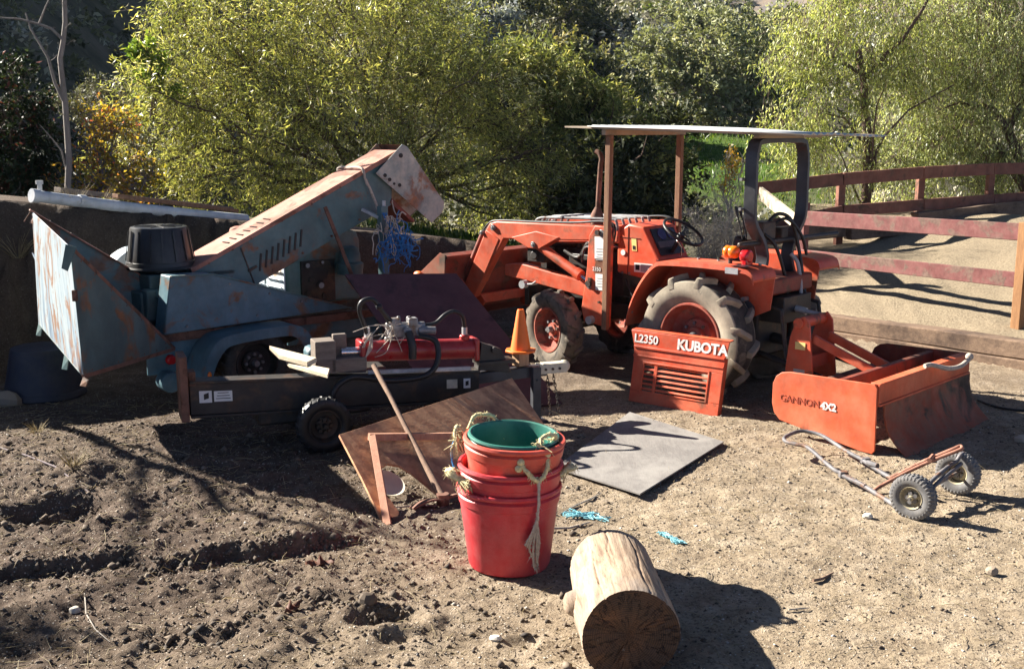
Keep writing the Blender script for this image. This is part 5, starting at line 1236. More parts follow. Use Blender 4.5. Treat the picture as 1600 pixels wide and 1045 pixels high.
ng = (W1-W4).cross(W3-W4).normalized(); ng = -ng if ng.y > 0 else ng
kp('guard_lip', 'chipper_teal', lambda m: (m.beam(W2+ng*.006, W3+ng*.006, .03, .014), m.beam(W1+ng*.006, W2+ng*.006, .03, .014)), .003, world=True, parent=gd)
kp('guard_bolt', 'grey_steel', lambda m: [m.cyl(p, p+ng*.012, .012, .010, 8) for p in (W2.lerp(W3, .15).lerp(W4, .08), W2.lerp(W3, .45).lerp(W4, .08), W2.lerp(W3, .7).lerp(W4, .08), W4.lerp(W3, .12).lerp(W1, .10), W4.lerp(W3, .5).lerp(W2, .12))], 0, world=True, parent=gd)
kp('frame_seam', 'rust_rail', lambda m: m.beam((.42, -.033, .30), (.42, -.033, .55), .012, .004, (0, 1, 0)), 0)
# discharge chute
def f(m):
    m.hexa([V((x, .15, z)) for x, z in ((.36, 1.115), (2.40, 2.05), (2.36, 1.56), (.95, .93), (.62, .80), (.36, .80))], [V((x, .52, z)) for x, z in ((.36, 1.115), (2.40, 2.05), (2.36, 1.56), (.95, .93), (.62, .80), (.36, .80))])
cu = kp('chute', 'chipper_teal', f, .006)
def f(m):
    d = V((2.04, 0, .935)).normalized(); n = V((-d.z, 0, d.x)); p0, p1 = V((.34, 0, 1.106)), V((2.43, 0, 2.063))
    m.prism([p0+V((0, .135, 0)), p1+V((0, .135, 0)), p1+n*.008+V((0, .135, 0)), p0+n*.008+V((0, .135, 0))], (0, .40, 0))
    m.prism([p0+V((0, .138, 0)), p1+V((0, .138, 0)), p1-n*.035+V((0, .138, 0)), p0-n*.03+V((0, .138, 0))], (0, .006, 0))
kp('chute_lid', 'rust_top', f, .003, parent=cu)
dq = V((2.04, 0, .935)).normalized(); nq = V((-dq.z, 0, dq.x))
def f(m):
    for k in range(8):
        p = V((.98+.058*k, .147, 1.12+.0265*k)); m.box(p, (.016, .012, .155), Matrix.Rotation(.12, 3, 'Y'))
    for k in range(7):
        p = V((.74+.066*k, .30, 1.2895+.0302*k))+nq*.010; m.beam(p+V((0, -.07, 0)), p+V((0, .05, 0)), .02, .006)
kp('vent_slot', 'rubber', f, 0, parent=cu)
kp('chute_joint', 'black_metal', lambda m: (m.beam((.80, .144, 1.26), (.92, .144, .92), .010, .008, (0, 1, 0)), m.beam((.86, .142, 1.05), (.94, .142, 1.09), .02, .02, (0, 1, 0))), 0, parent=cu)
kp('chute_bolt', 'rust_rail', lambda m: [m.cyl((x, .15, 1.085+.4583*(x-.36)), (x, .138, 1.085+.4583*(x-.36)), .011, None, 8) for x in (.5, .72, .9, 1.2, 1.5, 1.8, 2.05)]+[m.cyl((x, .15, .97+.447*(x-.95)), (x, .14, .97+.447*(x-.95)), .011, None, 8) for x in (1.1, 1.4, 1.7, 2.0, 2.25)], 0, parent=cu)
kp('hatch_knob', 'rust_top', lambda m: m.lathe([(.001, .05), (.05, .045), (.085, .03), (.095, 0), (.095, -.05)], Matrix.Translation((1.0, .56, 1.36)), 24), 0, parent=cu)
sp = [(2.16, 1.86), (2.46, 2.125), (2.52, 2.10), (2.945, 1.56), (2.92, 1.47), (2.79, 1.37)]
def f(m):
    m.prism([(x, .10, z) for x, z in sp], (0, .008, 0)); m.prism([(x, .54, z) for x, z in sp], (0, .008, 0))
so_ = kp('spout', 'rust_patch', f, .002)
kp('spout_hood', 'rust_rail', lambda m: m.prism([(2.47, .108, 2.12), (2.52, .108, 2.10), (2.945, .108, 1.56), (2.935, .108, 1.55), (2.51, .108, 2.08)], (0, .432, 0)), 0, parent=so_)
kp('spout_liner', 'dark_orange', lambda m: m.prism([(2.36, .14, 1.62), (2.62, .14, 1.40), (2.60, .14, 1.38), (2.34, .14, 1.58)], (0, .38, 0)), 0, parent=so_)
kp('bolt_hole', 'rubber', lambda m: [m.cyl((x, .0985, z), (x, .093, z), r, None, 12) for x, z, r in ((2.44, 2.02, .022), (2.26, 1.84, .018), (2.31, 1.80, .018), (2.36, 1.76, .012), (2.42, 1.745, .018))], 0, parent=so_)
# engine cowling
def f(m):
    pr = [(1.46, .62), (1.46, 1.22), (1.50, 1.29), (1.56, 1.32), (2.15, 1.32), (2.24, 1.28), (2.27, 1.2), (2.27, .62)]
    m.prism([(x, .58, z) for x, z in pr], (0, .80, 0))
en = kp('engine_cowl', 'chipper_teal', f, .03)
def f(m):
    m.box((1.448, .78, .90), (.014, .36, .50)); m.box((1.448, 1.18, .90), (.014, .36, .50))
    for yy in (.78, 1.18):
        for k in range(6): m.box((1.432, yy, .72+.075*k), (.03, .30, .012), Matrix.Rotation(.5, 3, 'Y'))
kp('louvre_panel', 'chipper_white', f, .003, parent=en)
def f(m):
    m.box((1.78, .565, .84), (.36, .03, .4))
    for x, z, r in ((1.66, 1.0, .035), (1.82, 1.02, .025), (1.70, .86, .03), (1.80, .80, .045), (1.66, .74, .025), (1.84, .70, .03)): m.cyl((x, .555, z), (x, .535, z), r, None, 16)
kp('control_panel', 'black_metal', f, .004, parent=en)
kp('gauge', 'sticker_grey', lambda m: [m.cyl((x, .534, z), (x, .532, z), r, None, 14) for x, z, r in ((1.66, 1.0, .022), (1.82, 1.02, .014), (1.80, .80, .028))], 0, parent=en)
m = MB(K); m.lathe([(.001, .27), (.04, .27), (.075, .25), (.085, .22), (.10, .20), (.105, .12), (.13, .10), (.13, .06), (.125, .04), (.125, 0), (.001, 0)], Matrix.Translation((2.06, .44, .90)), 32); m.build('air_filter', 'chipper_dark_teal', ch, smooth=40)
kp('control_rod', 'rust_rail', lambda m: (m.beam((1.59, .06, 1.58), (1.86, .02, .86), .035, .016, (0, 1, 0)),), .003)
q0, q1 = at(600, 438, 10.05), at(600, 322, 10.05)
kp('support_post', 'chipper_teal', lambda m: m.box((q0.x, q0.y, (q1.z+.12)/2), (.075, .075, q1.z-.12), Matrix.Rotation(CZ, 3, 'Z')), .004, world=True)
kp('post_bracket', 'galvanised', lambda m: (m.beam(at(566, 327, 10.1), at(592, 340, 10.05), .04, .03), m.box(q1+V((0, 0, .01)), (.03, .03, .08))), .003, world=True)
# fender, wheel, lamps
pth = smoothp([(.16, 0, .18), (.20, 0, .36), (.30, 0, .53), (.45, 0, .60), (.95, 0, .62), (1.12, 0, .58), (1.22, 0, .44)], 5)
def f(m):
    ribbon(m, [V((p.x, -.18, p.z)) for p in pth], (0, .16, 0), .008)
    inner = [p.lerp(V((.70, 0, .15)), .17) for p in pth]; n = len(pth)
    vs = [V((p.x, -.345, p.z)) for p in pth]+[V((p.x, -.345, p.z)) for p in inner]; vs += [p+V((0, .006, 0)) for p in vs]; fs = []
    for i in range(n-1): fs += [(i, i+1, n+i+1, n+i), (2*n+i, 3*n+i, 3*n+i+1, 2*n+i+1), (n+i, n+i+1, 3*n+i+1, 3*n+i), (i, 2*n+i, 2*n+i+1, i+1)]
    m.add(vs, fs)
fd = kp('fender', 'chipper_blue', f, 0)
kp('wheel_well', 'black_metal', lambda m: m.prism([(p.x, -.03, p.z-.006) for p in pth], (0, .01, 0)), 0, parent=fd)
wheel(ch, K, (.72, -.16, .31), -1, .31, .19, .19, 22, 'tyre_dark', 'black_metal', .014)
wheel(ch, K, (.72, .98, .31), 1, .31, .19, .19, 22, 'tyre_dark', 'black_metal', .014)
kp('axle', 'black_metal', lambda m: m.beam((.72, -.1, .31), (.72, .95, .31), .06, .06), .004)
kp('tail_light', 'lamp_red', lambda m: m.cyl((.06, 0.0, .40), (.06, -.045, .40), .045, .035, 20), .006)
kp('marker_light', 'lamp_amber', lambda m: m.ball((.24, -.35, .30), .026, 6, (.7, .5, 1.2)), 0)

# rope round the chute and the tangle of blue twine below it
def rope(pts, r, mat, label, name='rope', cat='rope', frays=0, seed=0, parent=None):
    q = smoothp(pts, 5); m = MB(); rg = random.Random(seed)
    m.tube([p+V((rg.gauss(0, r*.14), rg.gauss(0, r*.14), rg.gauss(0, r*.14))) for p in q], [r*rg.uniform(.78, 1.05) for p in q], 8)
    for k in range(frays):
        e = q[-1]; d = (q[-1]-q[-3]).normalized(); a = e+(d+V((rg.gauss(0, .7), rg.gauss(0, .7), rg.gauss(0, .6)))).normalized()*r*rg.uniform(3, 7)
        m.tube([e-d*r, e.lerp(a, .5)+V((rg.gauss(0, r), rg.gauss(0, r), 0)), a+V((0, 0, -r*1.5))], [r*.45, r*.3, r*.12], 4)
    if parent:
        for k in range(int(10+len(q)*1.6)):
            i = rg.randrange(len(q)); e = q[i]; o1 = V((rg.gauss(0, 1), rg.gauss(0, 1), rg.gauss(0, 1))).normalized()*r
            m.tube([e+o1*.7, e+o1*1.5+V((0, 0, rg.uniform(-.3, .4)*r)), e+o1*rg.uniform(1.8, 3.2)-V((0, 0, r*rg.uniform(.2, 1.6)))], [r*.16, r*.12, r*.05], 3)
    o = m.build(name, mat, parent, None if parent else q[0], smooth=60)
    if not parent: tag(o, label, cat)
    return o
kk = lambda x, y, z: K @ V((x, y, z))
rope([kk(2.02, .54, 1.86), kk(2.03, .54, 1.905), kk(2.03, .34, 1.912), kk(2.03, .12, 1.905), kk(2.06, .115, 1.80), kk(2.14, .10, 1.62), kk(2.20, .09, 1.44), kk(2.24, .09, 1.28)], .014, 'rope_grey', 'grey rope tied over the chute and hanging down in front of it', frays=12, seed=3)
def tangle(c, ext, n, r, mat, label, seed, name='twine', sag=.5):
    rg = random.Random(seed); m = MB()
    for k in range(n):
        p = V(c)+V((rg.gauss(0, ext[0]*.5), rg.gauss(0, ext[1]*.5), rg.gauss(0, ext[2]*.35))); pts = [p]; d = V((rg.gauss(0, 1), rg.gauss(0, 1), rg.gauss(-sag, .7)))
        for _ in range(6):
            d = (d+V((rg.gauss(0, .9), rg.gauss(0, .9), rg.gauss(-sag*.4, .7)))).normalized(); pts.append(pts[-1]+V((d.x*ext[0], d.y*ext[1], d.z*ext[2]))*.28)
        m.tube(smoothp(pts, 3), r*rg.uniform(.6, 1.2), 4)
    o = m.build(name, mat, None, c, smooth=60); tag(o, label, 'twine'); return o
for k_, (x0, x1, y1) in enumerate(((600, 612, 360), (603, 622, 352), (598, 628, 372))): rope([at(x0, 333, 10.0), at((x0+x1)/2-4, 342+4*k_, 9.96), at(x1, y1, 9.95), at(x1+6, y1+26, 9.95)], .007, 'twine_blue', ('short thick strand', 'middle strand', 'long slack strand')[k_]+' of blue twine tying the bundle to the support post', 'twine', 'twine', 10, 90+k_)
c = at(622, 376, 9.95); tangle(c, (.13, .09, .17), 80, .005, 'twine_blue', 'bundle of bright blue twine hanging beside the chipper support post', 5, sag=.5)
tangle(at(606, 352, 9.93), (.1, .08, .2), 22, .006, 'rope_grey', 'grey frayed string knotted above the blue twine bundle', 6, sag=1.0)

# upturned tubs at the chipper
def tub(name, c, rt, rbm, h, mat, label, cat='tub', up=1, tilt=(0, 0, 0), group=None, lip=.018, th=.007, ribs=False):
    t = thing(name, label, cat, c, 0, group)
    M = Matrix.Translation(V(c)) @ Euler(tilt).to_matrix().to_4x4()
    if up < 0: M = M @ Matrix.Translation((0, 0, h)) @ Matrix.Rotation(PI, 4, 'X')
    m = MB(M); k = (rt-rbm)/h
    prof = [(.001, .0), (rbm-.02, .0), (rbm-.006, .004), (rbm, .016), (rbm+k*h*.80, h*.80), (rbm+k*h*.805+.006, h*.81), (rbm+k*h*.9+.008, h*.90), (rt-lip*.6, h-lip*1.7), (rt+lip*.2, h-lip*1.5), (rt+lip*.55, h-lip*.8), (rt+lip*.3, h-lip*.15), (rt-lip*.4, h),
            (rt-lip*1.0, h-lip*.4), (rt-lip-th*.6, h-lip*1.8), (rbm-th, .022), (.001, .016)]
    m.lathe(prof, n=64); m.jitter(.004, 5, 3)
    m.build('body', mat, t, smooth=40); return t, M
bt, BM = tub('tub', K @ V((.20, .43, 1.10)), .285, .235, .36, 'tub_black', 'upturned black plastic tub sitting on top of the wood chipper', up=-1, lip=.022)
m = MB(BM)
for k in range(12):
    a = 2*PI*k/12; m.beam((.03*math.cos(a), .03*math.sin(a), -.001), (.2*math.cos(a), .2*math.sin(a), -.001), .006, .006)
for k in range(16):
    a = 2*PI*k/16; m.beam((.243*math.cos(a), .243*math.sin(a), .03), (.280*math.cos(a), .280*math.sin(a), .28), .012, .008)
m.build('ribs', 'tub_black', bt)
g0 = at(66, 560, 9.15)
tub('tub', (g0.x, g0.y, gz(g0.x, g0.y)-.02), .34, .25, .46, 'tub_navy', 'dark navy plastic tub upside down in the shade under the hopper', up=-1)

# ------------------------------------------------------------------ log splitter (x along the beam away to the right)
SZ = math.atan2(.374, .927)
ls = thing('log_splitter', 'black log splitter trailer with red hydraulic cylinder and hoses', 'log splitter', (-1.46, 7.72, 0), SZ)
S = ROOT[ls.name]
def sp_(name, mat, fn, bevel=.004, parent=None, smooth=35):
    m = MB(S); fn(m); return m.build(name, mat, parent or ls, bevel=bevel, smooth=smooth)
zt_ = lambda x: .545-.045*(x+.85)           # top of the beam
def f(m):
    a, b = -.86, 1.28
    m.hexa([V((a, y, z)) for y, z in ((-.075, zt_(a)-.02), (.075, zt_(a)-.02), (.075, zt_(a)), (-.075, zt_(a)))], [V((b, y, z)) for y, z in ((-.075, zt_(b)-.02), (.075, zt_(b)-.02), (.075, zt_(b)), (-.075, zt_(b)))])
    m.hexa([V((a, y, z)) for y, z in ((-.075, zt_(a)-.265), (.075, zt_(a)-.265), (.075, zt_(a)-.245), (-.075, zt_(a)-.245))], [V((b, y, z)) for y, z in ((-.075, zt_(b)-.245), (.075, zt_(b)-.245), (.075, zt_(b)-.225), (-.075, zt_(b)-.225))])
    m.hexa([V((a, y, z)) for y, z in ((-.055, zt_(a)-.244), (.055, zt_(a)-.244), (.055, zt_(a)-.021), (-.055, zt_(a)-.021))], [V((b, y, z)) for y, z in ((-.055, zt_(b)-.224), (.055, zt_(b)-.224), (.055, zt_(b)-.021), (-.055, zt_(b)-.021))])
bmn = sp_('beam', 'black_metal', f)
sp_('foot_plate', 'rust_rail', lambda m: (m.box((-.90, 0, .50), (.055, .24, .46)), m.box((-.84, 0, .56), (.05, .12, .1))), .006)
sp_('wedge', 'wood_weathered', lambda m: (m.box((.09, -.02, .645), (.15, .17, .24)), m.box((.22, .03, .66), (.10, .05, .26)), m.box((.26, -.03, .58), (.26, .15, .10))), .006)
def f(m):
    m.cyl((.38, -.01, .655), (1.25, -.01, .612), .078, None, 32)
cyl_ = sp_('hydraulic_cylinder', 'cylinder_red', f, .004)
sp_('end_cap', 'cylinder_red', lambda m: (m.box((.37, -.01, .655), (.04, .17, .17)), m.box((1.255, -.01, .612), (.04, .17, .17)), m.cyl((.42, -.01, .72), (.42, -.01, .76), .035, None, 12), m.cyl((1.18, -.01, .68), (1.18, -.01, .725), .04, None, 12)), .012, parent=cyl_)
sp_('piston_rod', 'chrome', lambda m: m.cyl((.22, -.01, .66), (.36, -.01, .655), .035, None, 16), 0, parent=cyl_)
sp_('rail_strip', 'galvanised', lambda m: m.beam((.40, -.082, zt_(.4)+.022), (1.2, -.082, zt_(1.2)+.022), .03, .03), .003)
sp_('anchor_plate', 'black_metal', lambda m: (m.prism([(1.27, .04, zt_(1.27)), (1.55, .04, zt_(1.55)-.03), (1.46, .04, .60), (1.30, .04, .66)], (0, -.10, 0)), m.box((1.42, -.01, .50), (.3, .16, .03)), m.cyl((1.40, .06, .60), (1.40, -.09, .60), .025, None, 12)), .004)
def f(m):
    m.box((.70, -.02, .795), (.24, .10, .09)); m.cyl((.56, -.02, .83), (.86, -.02, .82), .028, None, 14); m.box((.63, -.03, .85), (.06, .07, .08)); m.box((.76, -.03, .85), (.07, .08, .07)); m.cyl((.70, -.08, .80), (.70, -.13, .80), .03, None, 12); m.cyl((.80, -.05, .79), (.93, -.08, .785), .032, .030, 14); m.cyl((.58, -.02, .75), (.58, -.02, .72), .03, None, 12); m.cyl((.66, -.02, .86), (.66, -.02, .90), .014, None, 8); m.cyl((.74, -.02, .86), (.74, -.02, .895), .018, None, 8)
vl = sp_('valve', 'valve_grey', f, .006)
m = MB(S); m.tube([(.58, -.03, .85), (.54, -.04, .92), (.51, -.05, .97)], .007, 8); m.ball((.505, -.05, .985), .026, 8); m.build('lever', 'rubber', vl)
for pts, r in (([(.42, -.02, .76), (.40, -.03, .84), (.36, -.04, .96), (.38, -.05, 1.03), (.46, -.05, 1.04), (.53, -.04, .95), (.60, -.03, .87), (.64, -.03, .85)], .017),
               ([(.84, -.03, .82), (.94, -.03, .83), (1.02, -.03, .89), (1.09, -.03, .91), (1.16, -.02, .87), (1.18, -.01, .78), (1.18, -.01, .73)], .016),
               ([(.70, -.13, .80), (.72, -.16, .70), (.72, -.16, .60)], .030),
               ([(.78, -.12, .76), (.90, -.16, .72), (.90, -.20, .58), (.80, -.22, .48), (.55, -.20, .46), (.30, -.16, .50), (.18, -.17, .47), (.12, -.18, .40), (.14, -.16, .30), (.26, -.1, .24), (.42, 0, .22)], .022)):
    m = MB(S); m.tube(smoothp(pts), r, 10); m.build('hose', 'rubber', ls, smooth=60)
for c, r in (((.42, -.02, .76), .024), ((.42, -.02, .80), .02), ((1.18, -.01, .75), .022)):
    m = MB(S); m.cyl(V(c)-V((0, 0, .03)), V(c)+V((0, 0, .03)), r, None, 6); m.build('hose_fitting', 'galvanised', ls)
m = MB(S); rg = random.Random(4)
for k in range(16):
    p = V((rg.uniform(.55, .72), -.09, rg.uniform(.76, .88))); q = p+V((rg.uniform(-.30, .1), rg.uniform(-.03, .02), rg.uniform(-.16, .02)))
    m.tube(smoothp([p, p.lerp(q, .4)+V((0, -.02, rg.gauss(0, .03))), q]), .0035, 4)
for k in range(6): m.tube(smoothp([(.36+.02*rg.random(), -.10, .70), (.40, -.10, .76), (.44, -.09, .70+.02*k), (.38, -.1, .62)]), .0035, 4)
m.build('string', 'rope_grey', ls, smooth=60)
for (x, w_, h_, mt) in ((-.755, .085, .085, 'sticker_white'), (-.635, .125, .075, 'sticker_white'), (1.06, .085, .07, 'cream_plate'), (1.18, .055, .075, 'sticker_white')):
    m = MB(S); z = zt_(x)-.115 if x < 0 else zt_(x)-.10; decal(m, (x, -.0565, z), (1, 0, -.045), (0, 0, 1), w_, h_); o = m.build('decal', mt, bmn)
m = MB(S); decal(m, (-.75, -.0595, .43), (1, 0, .3), (0, 0, 1), .035, .04); decal(m, (1.18, -.0595, .355), (1, 0, .2), (0, 0, 1), .025, .035)
for k in range(3): decal(m, (-.635, -.0595, .405+.02*k), (1, 0, -.045), (0, 0, 1), .10-.012*k, .005)
m.build('decal_print', 'rubber', bmn)
def f(m):
    m.beam((1.10, 0, .37), (1.86, 0, .395), .085, .085); m.beam((.0, .2, .24), (1.25, .05, .34), .06, .06)
sp_('tongue', 'black_gloss', f, .006)
sp_('coupler', 'cream_plate', lambda m: (m.box((1.91, -.045, .405), (.24, .012, .075)), m.box((1.91, .045, .405), (.24, .012, .075)), m.box((1.93, 0, .44), (.2, .09, .012)), m.ball((2.02, 0, .41), .05, 8)), .004)
sp_('coupler_bolt', 'black_metal', lambda m: [m.cyl((1.84+.06*k, -.051, .405), (1.84+.06*k, -.06, .405), .011, None, 8) for k in range(3)], 0)
sp_('jack_leg', 'black_gloss', lambda m: (m.box((1.745, -.075, .21), (.068, .06, .46)), m.box((1.745, -.075, .01), (.16, .14, .012)), m.cyl((1.745, -.105, .34), (1.745, -.118, .34), .01, None, 8)), .004)
def chain(p0, p1, n, r=.010):
    m = MB(S)
    for k in range(n):
        c = V(p0).lerp(V(p1), (k+.5)/n)+V((0, .004*math.sin(k*1.7), 0)); L = (V(p1)-V(p0)).length/n*.68; d = (V(p1)-V(p0)).normalized()
        sd_ = V((1, 0, 0)) if k % 2 else V((0, 1, 0)); sd_ = (sd_-d*sd_.dot(d)).normalized()
        m.tube([c+d*(L*math.cos(t))+sd_*(r*math.sin(t)) for t in [2*PI*i/10 for i in range(11)]], .0032, 5, caps=False)
    m.build('safety_chain', 'black_metal', ls)
chain((1.86, -.04, .35), (1.88, -.06, .02), 14); chain((1.91, -.04, .36), (1.95, -.07, .06), 12); chain((1.05, -.1, .22), (1.10, -.12, .08), 6)
wheel(ls, S, (.02, -.30, .205), -1, .205, .10, 0.115, 20, 'rubber', 'black_metal', .008, hubmat='black_metal')
wheel(ls, S, (.02, .42, .205), 1, .205, .10, .115, 20, 'tyre_dark', 'black_metal', .008)
def f(m):
    m.beam((.02, -.27, .205), (.02, .4, .205), .05, .05); m.box((.40, .34, .34), (.44, .3, .28)); m.cyl((.75, .34, .3), (.95, .34, .3), .11, None, 18); m.box((-.25, .1, .24), (.3, .3, .14))
sp_('engine', 'black_metal', f, .02)
sp_('fuel_tank', 'chipper_blue', lambda m: m.box((.14, .30, .58), (.24, .2, .16)), .04)

# pale split boards on the beam
def board(name, pts, th, mat, label, cat='board', jit=.003, bevel=.002, base=None):
    m = MB(); m.slab(pts, th)
    m.jitter(jit, 4, 7); o = m.build(name, mat, None, base or pts[0], bevel=bevel); tag(o, label, cat); return o
m = MB(); m.hexa([at(421, 546, 7.92)+V((0, 0, z)) for z in (0, .03)]+[at(436, 561, 7.80)+V((0, 0, z)) for z in (.03, 0)], [at(495, 566, 7.60)+V((0, 0, z)) for z in (0, .035)]+[at(480, 573, 7.55)+V((0, 0, z)) for z in (.035, 0)])
o = m.build('split_board', 'wood_pale', None, at(450, 560, 7.75), bevel=.002); tag(o, 'upper pale splintered board lying across the splitter beam', 'board')
m = MB(); m.hexa([at(447, 562, 7.78)+V((0, 0, z)) for z in (-.035, -.005)]+[at(452, 568, 7.72)+V((0, 0, z)) for z in (-.005, -.03)], [at(515, 582, 7.38)+V((0, 0, z)) for z in (0, .03)]+[at(512, 592, 7.34)+V((0, 0, z)) for z in (.03, .004)])
o = m.build('split_board', 'wood_pale', None, at(480, 575, 7.55), bevel=.002); tag(o, 'lower bright white split board sticking out over the splitter hose', 'board')

# maroon sheet leaning behind the splitter
TLm, TRm = at(538, 431, 9.40), at(712, 429, 9.78); BRm = V((.42, 8.83, .0)); BLm = TLm+(BRm-TRm); BLm.z = .0
board('painted_board', [TLm, BLm, BRm, TRm], .018, 'maroon_board', 'large scuffed maroon sheet leaning back between the splitter and the tractor', jit=.008)

# burl plywood with a cut-out
BL, TL, TR_ = gnd(600, 820), at(530, 679, 6.62), at(800, 584, 8.02); sv_ = TR_-TL; tv_ = TL-BL; sv_.z *= .6
nb_ = sv_.cross(tv_).normalized(); nb_ = -nb_ if nb_.y > 0 else nb_
def pp(s, t): return BL+sv_*s+tv_*t
ol_ = [(0, 0), (.065, 0), (.085, .06), (.075, .2), (.055, .32), (.06, .44), (.095, .52), (.14, .54), (.185, .48), (.22, .36), (.25, .22), (.29, .02), (.45, .0), (1, 0), (1, 1), (0, 1), (.004, .5)]
m = MB(); m.prism([pp(*q) for q in ol_], -nb_*.016); o = m.build('plywood_sheet', 'wood_ply_burl', None, BL, bevel=.0015); tag(o, 'weathered brown plywood with a ragged cut out hole leaning on the splitter', 'plywood')
def on_ply(px, py, off=.02):
    d = ray(px, py); cpos = V((0, 0, CAM_H)); t = (BL-cpos).dot(nb_)/d.dot(nb_); return cpos+d*t+nb_*off
bf = thing('batten_frame', 'two pale reddish battens nailed into a corner leaning on the burl plywood', 'wooden frame', on_ply(604, 815))
m = MB(); m.beam(on_ply(574, 688, .03), on_ply(722, 687, .035), .03, .045); m.build('batten', 'wood_batten', bf, bevel=.002)
a, b = on_ply(577, 694, .065), gnd(606, 822, .0); m = MB(); m.beam(a, b, .045, .03, (0, -1, .3)); m.build('batten', 'wood_batten', bf, bevel=.002)
c = on_ply(612, 738, -.10); m = MB(Matrix.Translation(c) @ nb_.to_track_quat('Z', 'Y').to_matrix().to_4x4()); m.lathe([(.001, 0), (.075, 0), (.11, .012), (.115, .016), (.11, .008), (.07, -.004), (.001, -.004)], n=40)
o = m.build('paper_plate', 'plate_white', None, c, smooth=50); tag(o, 'round off white plate showing through the hole in the plywood', 'plate')

# mattock
h0, h1 = at(584, 571, 7.40), gnd(692, 778, .05); ho = thing('mattock', 'rusty mattock with a long weathered handle leaning on the splitter beam', 'mattock', h1)
m = MB(); q = [h0.lerp(h1, k/8) for k in range(9)]; m.tube(q, [.019, .018, .016, .016, .016, .017, .019, .022, .024], 12); m.jitter(.004, 5, 2); m.build('handle', 'wood_handle', ho, smooth=60)
ax = V((-.92, -.36, 0)).normalized(); m = MB()
bl = [h1+V((0, 0, -.01)), h1+ax*.07+V((0, 0, .0)), h1+ax*.14+V((0, 0, -.015)), h1+ax*.20+V((0, 0, -.04))]; ribbon(m, smoothp(bl, 4), V((.02, -.045, .012)), .012)
bl = [h1+V((0, 0, -.01)), h1-ax*.08+V((0, 0, .01)), h1-ax*.16+V((0, 0, .0)), h1-ax*.22+V((0, 0, -.03))]; ribbon(m, smoothp(bl, 4), V((.012, -.022, .006)), .016)
m.cyl(h1+V((0, 0, -.04)), h1+V((0, 0, .03)), .04, None, 14); m.build('head', 'rust_rail', ho, bevel=.002)

# traffic cone on a stub of wood on the splitter tongue
cb = S @ V((1.655, .02, .44)); rzc = Matrix.Rotation(SZ+.3, 4, 'Z')
m = MB(Matrix.Translation(cb) @ rzc); m.box((0, 0, .055), (.10, .09, .11)); o = m.build('wood_block', 'wood_stub', None, cb, bevel=.004); tag(o, 'stub of square timber standing on the splitter tongue under the cone', 'wood block')
cc = cb+V((0, 0, .11)); co = thing('traffic_cone', 'small bright orange traffic cone on the timber stub', 'traffic cone', cc)
m = MB(Matrix.Translation(cc)); m.lathe([(.082, .015), (.078, .03), (.028, .325), (.024, .335), (.018, .337), (.018, .33), (.07, .03), (.075, .015)], n=40); m.build('cone', 'cone_orange', co, smooth=40)
m = MB(Matrix.Translation(cc) @ rzc); n = 8
oc = [(.125*math.cos(PI/8+k*PI/4)*(1 if k % 2 else 1), .125*math.sin(PI/8+k*PI/4)) for k in range(8)]; m.prism([(x, y, 0) for x, y in oc], (0, 0, .018)); m.build('base', 'cone_orange', co, bevel=.004)

# ------------------------------------------------------------------ stacked red tubs and the green one
TC = gnd(795, 880); TC = V((-.015, 5.44, gz(-.015, 5.44)+.002))
def hump(pts, r, mat, par, frays=0, seed=0): return rope(pts, r, mat, None, 'rope_handle', None, frays, seed, par)
t1, M1 = tub('muck_tub', TC, .268, .215, .445, 'tub_red', 'bottom crimson tub of the nested stack standing on the dirt', group='nested rope handled tubs')
t2, M2 = tub('muck_tub', TC+V((.004, 0, .118)), .268, .212, .445, 'tub_red', 'middle red tub of the nested stack with frayed rope knots at both sides', tilt=(.01, .01, 0), group='nested rope handled tubs')
t3, M3 = tub('muck_tub', TC+V((.012, .0, .258)), .258, .205, .435, 'tub_coral', 'upper sun faded coral tub with a long rope tail hanging down its front', tilt=(.015, .035, 0), group='nested rope handled tubs')
t4, M4 = tub('muck_tub', TC+V((.005, .012, .30)), .232, .18, .41, 'tub_green', 'dark green tub nested inside the top of the red tubs', tilt=(.03, .045, 0), group='nested rope handled tubs', lip=.014)
def tpt(a, r, z): return TC+V((r*math.sin(a), -r*math.cos(a), z))     # a = 0 towards the camera, + to the right
for sgn, nm in ((-1, 1), (1, 2)):
    a = sgn*1.35+.15
    for k in range(3): hump([tpt(a-.25+.06*k, .27, .50+.01*k), tpt(a-.12, .305+.012*k, .535), tpt(a+.05, .315+.01*k, .545-.01*k), tpt(a+.2, .285, .50)], .013, 'rope_straw', t2, 14, 10*nm+k)
a0 = .52
for q in ((tpt(a0-.30, .262, .625), tpt(a0-.24, .285, .60), tpt(a0-.12, .295, .555), tpt(a0-.02, .295, .535)), (tpt(a0+.26, .262, .645), tpt(a0+.22, .287, .61), tpt(a0+.12, .297, .56), tpt(a0+.0, .297, .53))): hump(q, .012, 'rope_straw', t3)
m = MB(TC and Matrix()); [m.ball(tpt(a0+d, .268, z), .02, 6) for d, z in ((-.30, .632), (.27, .65), (-.34, .60), (0, .54))]; m.build('knot', 'rope_straw', t3)
hump([tpt(a0, .298, .535), tpt(a0-.01, .305, .45), tpt(a0-.02, .30, .36), tpt(a0-.02, .29, .30)], .008, 'rope_grey', t3, 0)
for k, (d, L) in enumerate(((-.16, .13), (-.12, .08), (-.05, .02), (.02, .04), (.05, .02), (-.2, .16), (.08, .10))):
    hump([tpt(a0-.02, .292, .33), tpt(a0-.02+d*.6, .287, .25), tpt(a0-.02+d, .28, .17+L*.2), tpt(a0-.02+d*.7+.03, .268, .05+L)], .006, 'rope_grey', t3, 5, 40+k)
